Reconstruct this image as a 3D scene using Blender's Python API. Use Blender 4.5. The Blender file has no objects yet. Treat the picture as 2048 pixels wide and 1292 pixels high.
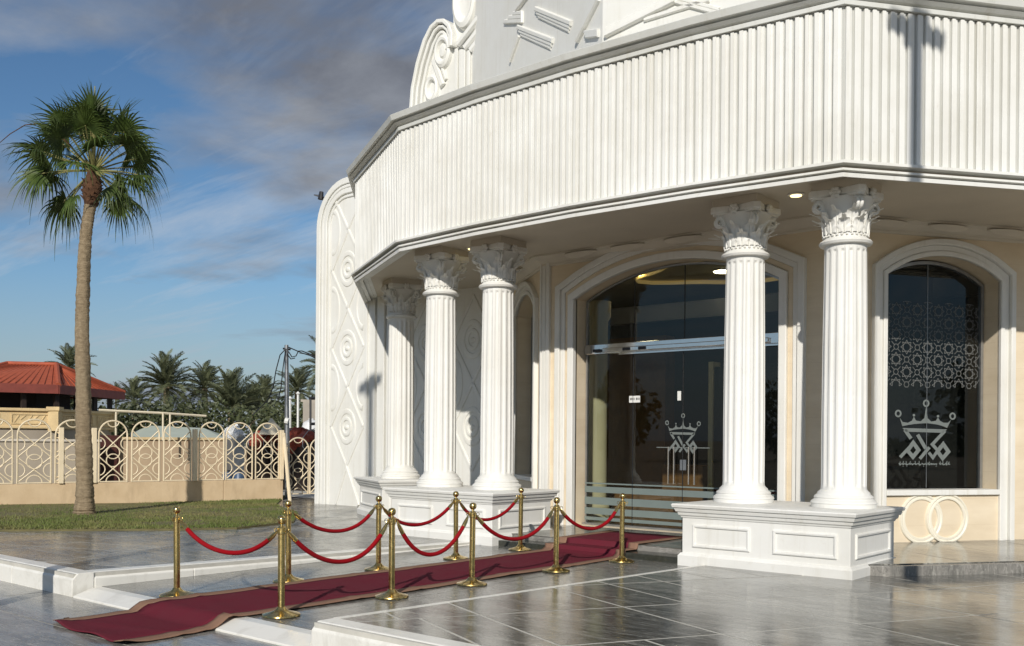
import bpy, bmesh, math, random
import numpy as np
from mathutils import Vector, Matrix
random.seed(7); np.random.seed(7)
R = math.radians
sc = bpy.context.scene
col = sc.collection

# ---------------------------------------------------------------- camera, sky, sun, exposure
cam_d = bpy.data.cameras.new("camera"); cam = bpy.data.objects.new("camera", cam_d); col.objects.link(cam)
cam_d.sensor_width = 36.0; cam_d.lens = 1970.5/2048*36.0; cam_d.shift_y = (878.2-646)/2048
cam_d.clip_start = 0.1; cam_d.clip_end = 6000
CAM = Vector((8.781, 0.0, 1.731)); YAW = R(40.2)
cam.location = CAM
cam.rotation_euler = (Matrix.Rotation(YAW, 3, 'Z') @ Matrix.Rotation(R(90), 3, 'X') @ Matrix.Rotation(R(0.46), 3, 'Z')).to_euler()
sc.camera = cam

SUN_AZ = Vector((0.525, -0.851, 0)).normalized(); SUN_EL = R(27.0)
to_sun = Vector((SUN_AZ.x*math.cos(SUN_EL), SUN_AZ.y*math.cos(SUN_EL), math.sin(SUN_EL)))
w = bpy.data.worlds.new("World"); sc.world = w; w.use_nodes = True
def build_world():
    nt = w.node_tree; N = nt.nodes; L = nt.links; N.clear()
    out = N.new('ShaderNodeOutputWorld'); bg = N.new('ShaderNodeBackground'); bg.inputs[1].default_value = 0.068
    sky = N.new('ShaderNodeTexSky'); sky.sky_type = 'NISHITA'; sky.sun_disc = False
    sky.sun_elevation = SUN_EL; sky.sun_rotation = math.atan2(SUN_AZ.x, SUN_AZ.y)
    sky.air_density = 1.0; sky.dust_density = 0.2; sky.ozone_density = 3.5
    tc = N.new('ShaderNodeTexCoord'); sep = N.new('ShaderNodeSeparateXYZ'); L.new(tc.outputs['Generated'], sep.inputs[0])
    zc = N.new('ShaderNodeMath'); zc.operation = 'MAXIMUM'; L.new(sep.outputs[2], zc.inputs[0]); zc.inputs[1].default_value = 0.0
    za = N.new('ShaderNodeMath'); za.operation = 'ADD'; L.new(zc.outputs[0], za.inputs[0]); za.inputs[1].default_value = 0.10
    dv = N.new('ShaderNodeVectorMath'); dv.operation = 'DIVIDE'; L.new(tc.outputs['Generated'], dv.inputs[0])
    cb = N.new('ShaderNodeCombineXYZ')
    for i in range(2): L.new(za.outputs[0], cb.inputs[i])
    cb.inputs[2].default_value = 1e6
    L.new(cb.outputs[0], dv.inputs[1])
    def noise(scale, detail, rough, off, stretch=(1,1,1), dist=0.0, rot=0.0):
        mp = N.new('ShaderNodeMapping'); L.new(dv.outputs[0], mp.inputs[0]); mp.inputs['Location'].default_value = off
        mp.inputs['Scale'].default_value = stretch; mp.inputs['Rotation'].default_value = (0, 0, rot)
        n = N.new('ShaderNodeTexNoise'); L.new(mp.outputs[0], n.inputs['Vector']); n.inputs['Scale'].default_value = scale
        n.inputs['Detail'].default_value = detail; n.inputs['Roughness'].default_value = rough; n.inputs['Distortion'].default_value = dist
        return n.outputs['Fac']
    def ramp(src, stops):
        r = N.new('ShaderNodeValToRGB'); L.new(src, r.inputs[0]); e = r.color_ramp.elements
        e[0].position, e[0].color = stops[0][0], (*[stops[0][1]]*3, 1) if not isinstance(stops[0][1], tuple) else (*stops[0][1], 1)
        e[1].position, e[1].color = stops[1][0], (*[stops[1][1]]*3, 1) if not isinstance(stops[1][1], tuple) else (*stops[1][1], 1)
        return r.outputs[0]
    def mix(fac, a, b):
        m = N.new('ShaderNodeMix'); m.data_type = 'RGBA'; L.new(fac, m.inputs[0])
        for s, i in ((a, 6), (b, 7)):
            if isinstance(s, tuple): m.inputs[i].default_value = (*s, 1)
            else: L.new(s, m.inputs[i])
        return m.outputs[2]
    # thin high streaks, then the grey cumulus bank
    streak = ramp(noise(1.0, 9, .66, CLOUD_STREAK_OFF, (0.35, 2.2, 1), .35, R(-40)), ((.48, 0.0), (.70, .66)))
    sat = N.new('ShaderNodeHueSaturation'); sat.inputs['Saturation'].default_value = 1.12; L.new(sky.outputs[0], sat.inputs['Color'])
    c1 = mix(streak, sat.outputs[0], CLOUD_WHITE)
    big = noise(0.34, 11, .56, CLOUD_OFF, (1, 1, 1), .2)
    mask = ramp(big, ((.535, 0.0), (.61, .96)))
    tone = ramp(noise(1.5, 10, .60, (3.1, 1.2, 0), (1, 1, 1), .3), ((.36, CLOUD_DARK), (.70, CLOUD_LIGHT)))
    c2 = mix(mask, c1, tone)
    hz = ramp(sep.outputs[2], ((0.0, .85), (.15, 0.0)))
    c3 = mix(hz, c2, (3.2, 3.8, 4.8))
    L.new(c3, bg.inputs[0]); L.new(bg.outputs[0], out.inputs[0])
CLOUD_WHITE = (6.4, 7.0, 7.8); CLOUD_DARK = (2.05, 2.2, 2.6); CLOUD_LIGHT = (4.9, 5.2, 5.7)
CLOUD_OFF = (9.35, 12.85, 0.0); CLOUD_STREAK_OFF = (38.7, 18.6, 0)
build_world()
sd = bpy.data.lights.new("sun", 'SUN'); sun = bpy.data.objects.new("sun", sd); col.objects.link(sun)
sd.energy = 3.25; sd.angle = R(0.6); sd.color = (1.0, 0.945, 0.86)
sun.location = (20, -20, 30); sun.rotation_euler = to_sun.to_track_quat('Z', 'Y').to_euler()
vs = sc.view_settings; vs.view_transform = 'Standard'; vs.look = 'None'; vs.exposure = 0.25; vs.gamma = 1.0
sc.cycles.max_bounces = 8; sc.cycles.transparent_max_bounces = 12
sc.cycles.use_denoising = True; sc.cycles.caustics_reflective = False; sc.cycles.caustics_refractive = False

# ---------------------------------------------------------------- helpers
def ray(px, py):
    """direction of a picture point, used once here to place things at their real distance"""
    a, b = px-1024, py-878.2; c, s = math.cos(R(.46)), math.sin(R(.46)); u, v = c*a+s*b, -s*a+c*b
    fw = Vector((-math.sin(YAW), math.cos(YAW), 0)); rt = Vector((math.cos(YAW), math.sin(YAW), 0))
    return fw + rt*(u/1970.5) + Vector((0, 0, -v/1970.5))
def at_depth(px, py, Z): return CAM + ray(px, py)*Z
def at_y(px, py, y): d = ray(px, py); return CAM + d*(y/d.y)
def at_z(px, py, z): d = ray(px, py); return CAM + d*((z-CAM.z)/d.z)

def tag(o, label=None, cat=None, group=None, kind=None):
    if label: o['label'] = label
    if cat: o['category'] = cat
    if group: o['group'] = group
    if kind: o['kind'] = kind
    return o
def thing(name, label, cat, loc=(0, 0, 0), group=None, rz=0):
    o = bpy.data.objects.new(name, None); col.objects.link(o); o.location = loc; o.rotation_euler.z = rz
    o.empty_display_size = .2
    return tag(o, label, cat, group)
def copy_tree(o, parent=None):
    c = o.copy(); col.objects.link(c); c.parent = parent
    for ch in o.children: copy_tree(ch, c)
    return c
def link(name, me, parent=None, loc=None, rot=None, local=False, scale=None):
    o = bpy.data.objects.new(name, me); col.objects.link(o)
    if parent:
        o.parent = parent
        if not local and parent.type == 'EMPTY': o.matrix_parent_inverse = Matrix.LocRotScale(parent.location, parent.rotation_euler, None).inverted()
    if loc is not None: o.location = loc
    if rot is not None: o.rotation_euler = rot
    if scale is not None: o.scale = scale
    return o

class MB:
    def __init__(s): s.v = []; s.f = []; s.M = None
    def add(s, vs, fs):
        n = len(s.v)
        if s.M is not None: vs = [tuple(s.M @ Vector(p)) for p in vs]
        s.v += [tuple(p) for p in vs]; s.f += [tuple(i+n for i in f) for f in fs]; return s
    def box(s, c, d, rz=0.0, m=None):
        x, y, z = d[0]/2, d[1]/2, d[2]/2; ca, sa = math.cos(rz), math.sin(rz)
        P = [(-x,-y,-z),(x,-y,-z),(x,y,-z),(-x,y,-z),(-x,-y,z),(x,-y,z),(x,y,z),(-x,y,z)]
        P = [(c[0]+ca*p[0]-sa*p[1], c[1]+sa*p[0]+ca*p[1], c[2]+p[2]) for p in P]
        if m: P = [m(*p) for p in P]
        return s.add(P, [(0,3,2,1),(4,5,6,7),(0,1,5,4),(1,2,6,5),(2,3,7,6),(3,0,4,7)])
    def b2(s, lo, hi, m=None):
        return s.box([(a+b)/2 for a, b in zip(lo, hi)], [b-a for a, b in zip(lo, hi)], 0, m)
    def prism(s, poly, z0, z1, m=None):
        n = len(poly); zf0 = z0 if callable(z0) else (lambda x, y: z0); zf1 = z1 if callable(z1) else (lambda x, y: z1)
        P = [(p[0], p[1], zf0(*p[:2])) for p in poly]+[(p[0], p[1], zf1(*p[:2])) for p in poly]
        if m: P = [m(*p) for p in P]
        return s.add(P, [tuple(reversed(range(n))), tuple(range(n, 2*n))]+[(i, (i+1) % n, n+(i+1) % n, n+i) for i in range(n)])
    def lathe(s, prof, n=24, c=(0, 0, 0), rf=None):
        P = []
        for r, z in prof:
            for i in range(n):
                a = 2*math.pi*i/n; rr = r*(rf(a) if rf else 1)
                P.append((c[0]+rr*math.cos(a), c[1]+rr*math.sin(a), c[2]+z))
        F = [(k*n+i, k*n+(i+1) % n, (k+1)*n+(i+1) % n, (k+1)*n+i) for k in range(len(prof)-1) for i in range(n)]
        if prof[0][0] > 1e-6: F.append(tuple(reversed(range(n))))
        if prof[-1][0] > 1e-6: F.append(tuple((len(prof)-1)*n+i for i in range(n)))
        return s.add(P, F)
    def tube(s, path, r, n=8, closed=False, m=None):
        path = [Vector(p) for p in path]; k = len(path); rs = r if isinstance(r, (list, tuple)) else [r]*k
        P = []; up = None
        for i, p in enumerate(path):
            a = path[(i-1) % k] if (closed or i > 0) else p; b = path[(i+1) % k] if (closed or i < k-1) else p
            t = (b-a).normalized()
            if up is None: up = Vector((0, 0, 1)) if abs(t.z) < .9 else Vector((1, 0, 0))
            sd_ = t.cross(up)
            if sd_.length < 1e-5: sd_ = t.cross(Vector((1, .3, 0)))
            sd_.normalize(); up = sd_.cross(t).normalized()
            for j in range(n):
                q = 2*math.pi*j/n; P.append(p+sd_*math.cos(q)*rs[i]+up*math.sin(q)*rs[i])
        F = []
        for i in range(k if closed else k-1):
            for j in range(n): F.append((i*n+j, i*n+(j+1) % n, ((i+1) % k)*n+(j+1) % n, ((i+1) % k)*n+j))
        if not closed: F += [tuple(reversed(range(n))), tuple((k-1)*n+j for j in range(n))]
        if m: P = [m(*p) for p in P]
        return s.add(P, F)
    def mesh(s, name, mat, smooth=False, ang=35):
        me = bpy.data.meshes.new(name); me.from_pydata(s.v, [], s.f)
        if mat: me.materials.append(mat)
        bm = bmesh.new(); bm.from_mesh(me); bmesh.ops.recalc_face_normals(bm, faces=bm.faces); bm.to_mesh(me); bm.free()
        if smooth:
            me.polygons.foreach_set('use_smooth', [True]*len(me.polygons))
            if ang < 179: me.set_sharp_from_angle(angle=R(ang))
        me.update(); return me
    def build(s, name, mat, parent=None, smooth=False, local=False, bevel=0, ang=35, kind=None, seg=2):
        o = link(name, s.mesh(name, mat, smooth, ang), parent, local=local)
        if bevel:
            b = o.modifiers.new('bevel', 'BEVEL'); b.width = bevel; b.segments = seg; b.limit_method = 'ANGLE'; b.angle_limit = R(40)
        if kind: o['kind'] = kind
        return o

def offset_path(path, d, closed=False):
    """2-D path moved to its left by d with mitred corners"""
    n = len(path); out = []
    for i in range(n):
        p = Vector(path[i]); a = Vector(path[(i-1) % n]) if (closed or i > 0) else None; b = Vector(path[(i+1) % n]) if (closed or i < n-1) else None
        def nr(u, v): t = (v-u).normalized(); return Vector((-t.y, t.x))
        if a is None: m = nr(p, b)
        elif b is None: m = nr(a, p)
        else:
            n1, n2 = nr(a, p), nr(p, b); m = (n1+n2); m = m/max(.3, m.dot(n1)) if m.length > 1e-6 else n1
        out.append((p.x+m.x*d, p.y+m.y*d))
    return out
def sweep(mb, path, prof, mapf, closed=False, pclosed=True):
    """sweep a profile of (offset to the left of the path, height) along a 2-D path; mapf(u, v, h) -> world"""
    k = len(prof); rows = [offset_path(path, o, closed) for o, h in prof]; n = len(path)
    P = [mapf(rows[j][i][0], rows[j][i][1], prof[j][1]) for i in range(n) for j in range(k)]
    F = []
    for i in range(n if closed else n-1):
        for j in range(k if pclosed else k-1):
            F.append((i*k+j, i*k+(j+1) % k, ((i+1) % n)*k+(j+1) % k, ((i+1) % n)*k+j))
    if not closed and pclosed: F += [tuple(range(k)), tuple(reversed(range((n-1)*k, n*k)))]
    return mb.add(P, F)
def frame(p0, th):
    e = (math.cos(th), math.sin(th)); n = (math.sin(th), -math.cos(th))
    return lambda s, o, z: (p0[0]+e[0]*s+n[0]*o, p0[1]+e[1]*s+n[1]*o, z)
def clip_poly(poly, clip):
    """convex clip polygon, counter-clockwise"""
    out = list(poly)
    for i in range(len(clip)):
        a, b = clip[i], clip[(i+1) % len(clip)]; inp, out = out, []
        def ins(p): return (b[0]-a[0])*(p[1]-a[1])-(b[1]-a[1])*(p[0]-a[0]) >= 0
        for j in range(len(inp)):
            p, q = inp[j-1], inp[j]
            if ins(p) != ins(q):
                d = (q[0]-p[0], q[1]-p[1]); den = (b[0]-a[0])*d[1]-(b[1]-a[1])*d[0]
                t = ((b[1]-a[1])*(p[0]-a[0])-(b[0]-a[0])*(p[1]-a[1]))/den if abs(den) > 1e-12 else 0
                out.append((p[0]+t*d[0], p[1]+t*d[1]))
            if ins(q): out.append(q)
        if not out: return []
    return out
def area(p): return abs(sum(p[i-1][0]*p[i][1]-p[i][0]*p[i-1][1] for i in range(len(p))))/2

# ---------------------------------------------------------------- materials
class MT:
    def __init__(s, name):
        s.m = bpy.data.materials.new(name); s.m.use_nodes = True; s.nt = s.m.node_tree; s.N = s.nt.nodes; s.L = s.nt.links
        s.b = s.N['Principled BSDF']; s.out = s.N['Material Output']; s.tc = s.N.new('ShaderNodeTexCoord')
    def geo(s): return s.N.new('ShaderNodeNewGeometry').outputs['Position']
    def noise(s, vec, scale, detail=4, rough=.55, stretch=None, rot=None, dist=0):
        if stretch or rot:
            mp = s.N.new('ShaderNodeMapping'); s.L.new(vec, mp.inputs[0]); vec = mp.outputs[0]
            if stretch: mp.inputs['Scale'].default_value = stretch
            if rot: mp.inputs['Rotation'].default_value = rot
        n = s.N.new('ShaderNodeTexNoise'); s.L.new(vec, n.inputs['Vector']); n.inputs['Scale'].default_value = scale
        n.inputs['Detail'].default_value = detail; n.inputs['Roughness'].default_value = rough; n.inputs['Distortion'].default_value = dist
        return n.outputs['Fac']
    def ramp(s, src, stops, inter='LINEAR'):
        r = s.N.new('ShaderNodeValToRGB'); s.L.new(src, r.inputs[0]); cr = r.color_ramp; cr.interpolation = inter
        while len(cr.elements) < len(stops): cr.elements.new(.5)
        for e, (p, c) in zip(cr.elements, stops):
            e.position = p; e.color = (*c, 1) if isinstance(c, tuple) else (c, c, c, 1)
        return r.outputs[0]
    def mix(s, fac, a, b, mode='MIX'):
        m = s.N.new('ShaderNodeMix'); m.data_type = 'RGBA'; m.blend_type = mode
        for x, i in ((fac, 0), (a, 6), (b, 7)):
            if isinstance(x, tuple): m.inputs[i].default_value = (*x, 1)
            elif isinstance(x, (int, float)): m.inputs[i].default_value = x
            else: s.L.new(x, m.inputs[i])
        return m.outputs[2]
    def bump(s, h, strength=.3, dist=.01):
        b = s.N.new('ShaderNodeBump'); s.L.new(h, b.inputs['Height']); b.inputs['Strength'].default_value = strength; b.inputs['Distance'].default_value = dist
        s.L.new(b.outputs[0], s.b.inputs['Normal']); return s
    def set(s, **k):
        for n, v in k.items():
            n = n.replace('_', ' '); i = s.b.inputs[n]
            if hasattr(v, 'is_output') or hasattr(v, 'links'): s.L.new(v, i)
            else: i.default_value = (*v, 1) if isinstance(v, tuple) and len(v) == 3 else v
        return s
M = {}
def plain(name, c, rough=.6, var=.08, scale=6, bump=.08, metallic=0, bd=.004, **k):
    t = MT(name); g = t.geo(); n = t.noise(g, scale, 5)
    c2 = tuple(x*(1-var) for x in c); c1 = tuple(min(1, x*(1+var*.5)) for x in c)
    t.set(Base_Color=t.ramp(n, ((.3, c2), (.7, c1))), Roughness=rough, Metallic=metallic, **k)
    if bump: t.bump(t.noise(g, scale*9, 4), bump, bd)
    M[name] = t.m; return t.m
# white painted render and carved plaster: faint streaks of dust
def painted(name, c, dirt=.10):
    t = MT(name); g = t.geo()
    a = t.noise(g, .9, 6, .62); st = t.noise(g, 1.5, 7, .70, (4.5, 4.5, .22)); sp_n = t.noise(g, 7, 6, .7)
    c0 = t.mix(t.ramp(a, ((.38, 0.0), (.70, .75))), c, tuple(x*(1-dirt)*y for x, y in zip(c, (1, .985, .945))))
    c1 = t.mix(t.ramp(st, ((.54, 0.0), (.76, min(.8, dirt*4.5)))), c0, tuple(x*y for x, y in zip(c, (.76, .73, .66))))
    c2 = t.mix(t.ramp(sp_n, ((.60, 0.0), (.80, dirt*2.5))), c1, tuple(x*y for x, y in zip(c, (.70, .66, .58))))
    t.set(Base_Color=c2, Roughness=t.ramp(a, ((.3, .42), (.7, .66)))); t.bump(t.mix(.5, t.noise(g, 38, 4), t.noise(g, 5, 5)), .14, .006); M[name] = t.m
painted('ring_cream', (.82, .775, .65), .06); painted('white', (.79, .79, .755)); painted('fascia_white', (.80, .80, .765), .17); painted('cornice_grey', (.70, .71, .68), .2); painted('groove_shade_grey', (.50, .505, .48), .1); painted('trim_white', (.80, .795, .76), .13)  # fascia backing painted grey: stands in for shade in the slat grooves
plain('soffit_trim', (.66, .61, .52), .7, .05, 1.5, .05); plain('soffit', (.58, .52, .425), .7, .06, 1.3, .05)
# cream stone cladding with thin bed joints every course
t = MT('cream'); g = t.geo(); sp = t.N.new('ShaderNodeSeparateXYZ'); t.L.new(g, sp.inputs[0])
dvn = t.N.new('ShaderNodeMath'); dvn.operation = 'DIVIDE'; t.L.new(sp.outputs[2], dvn.inputs[0]); dvn.inputs[1].default_value = .42
fr_ = t.N.new('ShaderNodeMath'); fr_.operation = 'FRACT'; t.L.new(dvn.outputs[0], fr_.inputs[0])
jt = t.ramp(fr_.outputs[0], ((0.0, 1.0), (.018, 0.0)))
base = t.ramp(t.noise(g, 1.3, 6, .6, (1, 1, 3)), ((.3, (.70, .585, .42)), (.72, (.80, .69, .52))))
t.set(Base_Color=t.mix(t.mix(1.0, jt, (.35, .35, .35), 'MULTIPLY'), base, (.50, .36, .22)), Roughness=.5); t.bump(t.noise(g, 30, 4), .07, .004); M['cream'] = t.m
# wet polished floor stone, streaky veins, puddled gloss
def wet(name, c0, c1, vein, rough0, rough1, rz, coat=0.0):
    t = MT(name); g = t.geo(); oi = t.N.new('ShaderNodeObjectInfo')
    st = t.noise(g, 1.6, 8, .66, (.55, 3.4, 1), (0, 0, rz), .6); fine = t.noise(g, 9, 6, .7, (.6, 3, 1), (0, 0, rz), .8)
    a = t.ramp(st, ((.38, c0), (.62, c1)))
    b = t.mix(t.ramp(fine, ((.50, 0.0), (.64, .75))), a, vein)
    hs = t.N.new('ShaderNodeHueSaturation'); t.L.new(b, hs.inputs['Color'])
    mr = t.N.new('ShaderNodeMapRange'); t.L.new(oi.outputs['Random'], mr.inputs[0]); mr.inputs[3].default_value = .74; mr.inputs[4].default_value = 1.12
    t.L.new(mr.outputs[0], hs.inputs['Value'])
    pud = t.noise(g, .75, 7, .62, dist=.5); crk = t.noise(g, 2.6, 9, .72, (.35, 4.5, 1), (0, 0, rz), 1.1)
    mr2 = t.N.new('ShaderNodeMapRange'); t.L.new(crk, mr2.inputs[0]); mr2.inputs[1].default_value = .48; mr2.inputs[2].default_value = .50; ab = t.ramp(crk, ((.475, 0.0), (.495, 1.0), (.515, 0.0)))
    col_ = t.mix(t.mix(1.0, ab, (.55, .55, .55), 'MULTIPLY'), hs.outputs[0], (.035, .033, .028))
    t.set(Base_Color=col_, Roughness=t.mix(.45, t.ramp(pud, ((.38, rough0), (.66, rough1))), t.ramp(fine, ((.35, rough0), (.7, rough1*1.5)))), Specular_IOR_Level=.5)
    hh = t.mix(.5, st, t.mix(.5, fine, t.noise(g, 45, 4))); t.bump(hh, .30, .007)
    M[name] = t.m
wet('wet_stone', (.055, .053, .045), (.21, .203, .178), (.40, .39, .355), .045, .25, R(-38))
wet('wet_stone_left', (.075, .07, .06), (.22, .208, .18), (.38, .365, .32), .06, .34, R(-50))
wet('walk_stone', (.11, .108, .095), (.21, .205, .185), (.32, .31, .285), .09, .28, R(-44))
wet('forecourt_stone', (.17, .165, .15), (.30, .285, .26), (.40, .385, .35), .10, .30, R(-48))
plain('grout', (.58, .56, .50), .5, .15, 5, .1)
t = MT('white_marble'); g = t.geo()
t.set(Base_Color=t.mix(t.ramp(t.noise(g, 2.5, 9, .7, dist=1.2), ((.50, 0.0), (.62, .55))), (.80, .785, .73), (.62, .60, .54)), Roughness=.28)
t.bump(t.noise(g, 14, 5), .15, .006); M['white_marble'] = t.m
plain('dark_granite', (.045, .047, .038), .22, .35, 20, .05)
# grass and soil
t = MT('grass'); g = t.geo()
t.set(Base_Color=t.mix(t.ramp(t.noise(g, .55, 5, .6), ((.46, 0.0), (.70, .9))), t.ramp(t.noise(g, 7, 3), ((.3, (.085, .125, .022)), (.7, (.15, .18, .045)))), t.ramp(t.noise(g, 5, 3), ((.3, (.20, .165, .065)), (.7, (.30, .24, .11))))), Roughness=.75); M['grass'] = t.m
plain('soil', (.16, .14, .06), .9, .3, 3, .4); plain('earth', (.33, .27, .20), .9, .2, .4, .3)
# carpet
def carpet(name, c):
    t = MT(name); g = t.geo(); n = t.noise(g, 140, 2); l = t.noise(g, 3, 5, .6)
    t.set(Base_Color=t.mix(t.ramp(l, ((.3, 0.0), (.8, .45))), t.ramp(n, ((.3, tuple(x*.8 for x in c)), (.7, c))), tuple(x*.60+.022 for x in c)), Roughness=.95, Specular_IOR_Level=.08)
    t.bump(n, .5, .004); M[name] = t.m
carpet('carpet_red', (.150, .020, .034)); carpet('carpet_border', (.29, .17, .115)); carpet('velvet', (.33, .004, .010))
t = MT('brass'); g = t.geo()
t.set(Base_Color=t.ramp(t.noise(g, 30, 4), ((.3, (.50, .36, .13)), (.7, (.70, .53, .22)))), Metallic=1.0, Roughness=t.ramp(t.noise(g, 18, 4), ((.3, .14), (.7, .32)))); M['brass'] = t.m
plain('chrome', (.72, .72, .72), .12, .05, 8, 0, 1.0); plain('steel', (.36, .37, .38), .35, .15, 9, .05, .8); plain('black_metal', (.02, .02, .022), .4, .2, 9, .05)
# foliage, bark
def leafm(name, c0, c1, tr=.25):
    t = MT(name); g = t.geo(); oi = t.N.new('ShaderNodeObjectInfo')
    c = t.ramp(t.noise(g, 4, 3), ((.3, c0), (.7, c1)))
    hs = t.N.new('ShaderNodeHueSaturation'); t.L.new(c, hs.inputs['Color']); mr = t.N.new('ShaderNodeMapRange'); t.L.new(oi.outputs['Random'], mr.inputs[0]); mr.inputs[3].default_value = .75; mr.inputs[4].default_value = 1.25
    t.L.new(mr.outputs[0], hs.inputs['Value']); t.set(Base_Color=hs.outputs[0], Roughness=.5)
    tl = t.N.new('ShaderNodeBsdfTranslucent'); t.L.new(hs.outputs[0], tl.inputs[0]); mx = t.N.new('ShaderNodeMixShader'); mx.inputs[0].default_value = tr
    t.L.new(t.b.outputs[0], mx.inputs[1]); t.L.new(tl.outputs[0], mx.inputs[2]); t.L.new(mx.outputs[0], t.out.inputs[0]); M[name] = t.m
leafm('fan_leaf', (.045, .080, .016), (.090, .130, .026)); leafm('date_leaf', (.11, .13, .068), (.19, .205, .11)); leafm('shrub_leaf', (.06, .078, .036), (.11, .125, .055)); leafm('dry_leaf', (.22, .15, .07), (.32, .23, .12))
t = MT('palm_bark'); g = t.geo()
rn = t.noise(g, 5, 6, .7, (1.6, 1.6, 9)); sp2 = t.noise(g, 13, 6, .7)
t.set(Base_Color=t.mix(t.ramp(rn, ((.42, 0.0), (.7, .6))), t.ramp(sp2, ((.3, (.20, .150, .090)), (.72, (.36, .285, .185)))), (.12, .085, .05)), Roughness=.95)
t.bump(t.mix(.5, rn, sp2), .8, .03); M['palm_bark'] = t.m
plain('palm_fiber', (.13, .062, .03), .95, .5, 14, .9, bd=.03); plain('petiole', (.24, .23, .085), .6, .3, 5, .1)
plain('fence_metal', (.80, .68, .48), .5, .08, 5, .05); 
t = MT('fence_wall'); g = t.geo()
t.set(Base_Color=t.mix(t.ramp(t.noise(g, 1.3, 7, .68, (1.5, 1.5, .5)), ((.50, 0.0), (.72, .65))), t.ramp(t.noise(g, 3, 5), ((.3, (.58, .435, .27)), (.7, (.66, .51, .33)))), (.40, .29, .18)), Roughness=.85); t.bump(t.noise(g, 16, 5), .3, .012); M['fence_wall'] = t.m
plain('roof_red', (.40, .085, .035), .7, .2, 5, .3, bd=.02); plain('roof_edge', (.22, .045, .03), .6, .2, 5, .1)
plain('gazebo_stone', (.66, .50, .27), .8, .16, 3, .5, bd=.02); plain('dark_wood', (.028, .018, .014), .6, .3, 5, .1)
plain('beige_wall', (.48, .36, .24), .9, .15, 1.2, .3); plain('tarp_red', (.28, .05, .025), .7, .25, 4, .3); plain('tarp_white', (.74, .75, .75), .5, .12, 4, .2)
plain('tent_green', (.47, .52, .44), .7, .08, 1.0, .1); plain('barrel_blue', (.05, .09, .16), .4, .2, 5, .05); plain('maroon', (.07, .018, .014), .5, .3, 4, .1); plain('cream_cloth', (.72, .64, .48), .8, .1, 3, .2)
plain('far_wall', (.55, .50, .43), .9, .15, .8, .2); plain('grey_wall', (.36, .31, .245), .9, .15, 1.0, .3)
# glass
def glassm(name, tint, fac):
    t = MT(name); N = t.N; L = t.L; N.remove(t.b)
    tr = N.new('ShaderNodeBsdfTransparent'); tr.inputs[0].default_value = (*tint, 1); gl = N.new('ShaderNodeBsdfGlossy'); gl.inputs[0].default_value = (.92, .96, .95, 1); gl.inputs['Roughness'].default_value = .012
    ge = N.new('ShaderNodeNewGeometry'); dt = N.new('ShaderNodeVectorMath'); dt.operation = 'DOT_PRODUCT'; L.new(ge.outputs['Incoming'], dt.inputs[0]); L.new(ge.outputs['Normal'], dt.inputs[1])
    def mth(op, a, b=0.0):
        q = N.new('ShaderNodeMath'); q.operation = op
        for i, x in enumerate((a, b)):
            if isinstance(x, (int, float)): q.inputs[i].default_value = x
            else: L.new(x, q.inputs[i])
        return q.outputs[0]
    fz = mth('ADD', mth('MULTIPLY', mth('POWER', mth('SUBTRACT', 1.0, mth('ABSOLUTE', dt.outputs['Value'])), 5.0), 1-fac), fac)   # Schlick reflectance of a pane
    mx = N.new('ShaderNodeMixShader'); L.new(fz, mx.inputs[0]); L.new(tr.outputs[0], mx.inputs[1]); L.new(gl.outputs[0], mx.inputs[2]); L.new(mx.outputs[0], t.out.inputs[0]); M[name] = t.m
glassm('glass', (.70, .73, .63), .05); glassm('window_glass', (.50, .53, .50), .045)
plain('frost', (.17, .21, .20), .5, .06, 4, .05); plain('etched', (.165, .185, .178), .5, .1, 9, .05); plain('etched_dim', (.155, .16, .155), .5, .1, 9, .05)
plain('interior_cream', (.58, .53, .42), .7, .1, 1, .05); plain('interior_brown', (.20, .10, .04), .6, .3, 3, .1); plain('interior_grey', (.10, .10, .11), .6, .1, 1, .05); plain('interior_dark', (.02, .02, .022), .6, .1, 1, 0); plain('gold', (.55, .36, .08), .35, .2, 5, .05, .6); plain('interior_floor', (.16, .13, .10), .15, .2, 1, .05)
t = MT('cove_glow'); t.set(Base_Color=(.7, .5, .15), Emission_Color=(1., .70, .28), Emission_Strength=.16); M['cove_glow'] = t.m
t = MT('lobby_lamp'); t.set(Base_Color=(1., .95, .8), Emission_Color=(1., .86, .6), Emission_Strength=14.0); M['lobby_lamp'] = t.m
t = MT('lamp_glow'); t.set(Base_Color=(1., .9, .6), Emission_Color=(1., .78, .34), Emission_Strength=2.6); M['lamp_glow'] = t.m
plain('paper', (.75, .75, .72), .7, .03, 5, 0); plain('ink', (.05, .05, .05), .7, .03, 5, 0)

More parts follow.
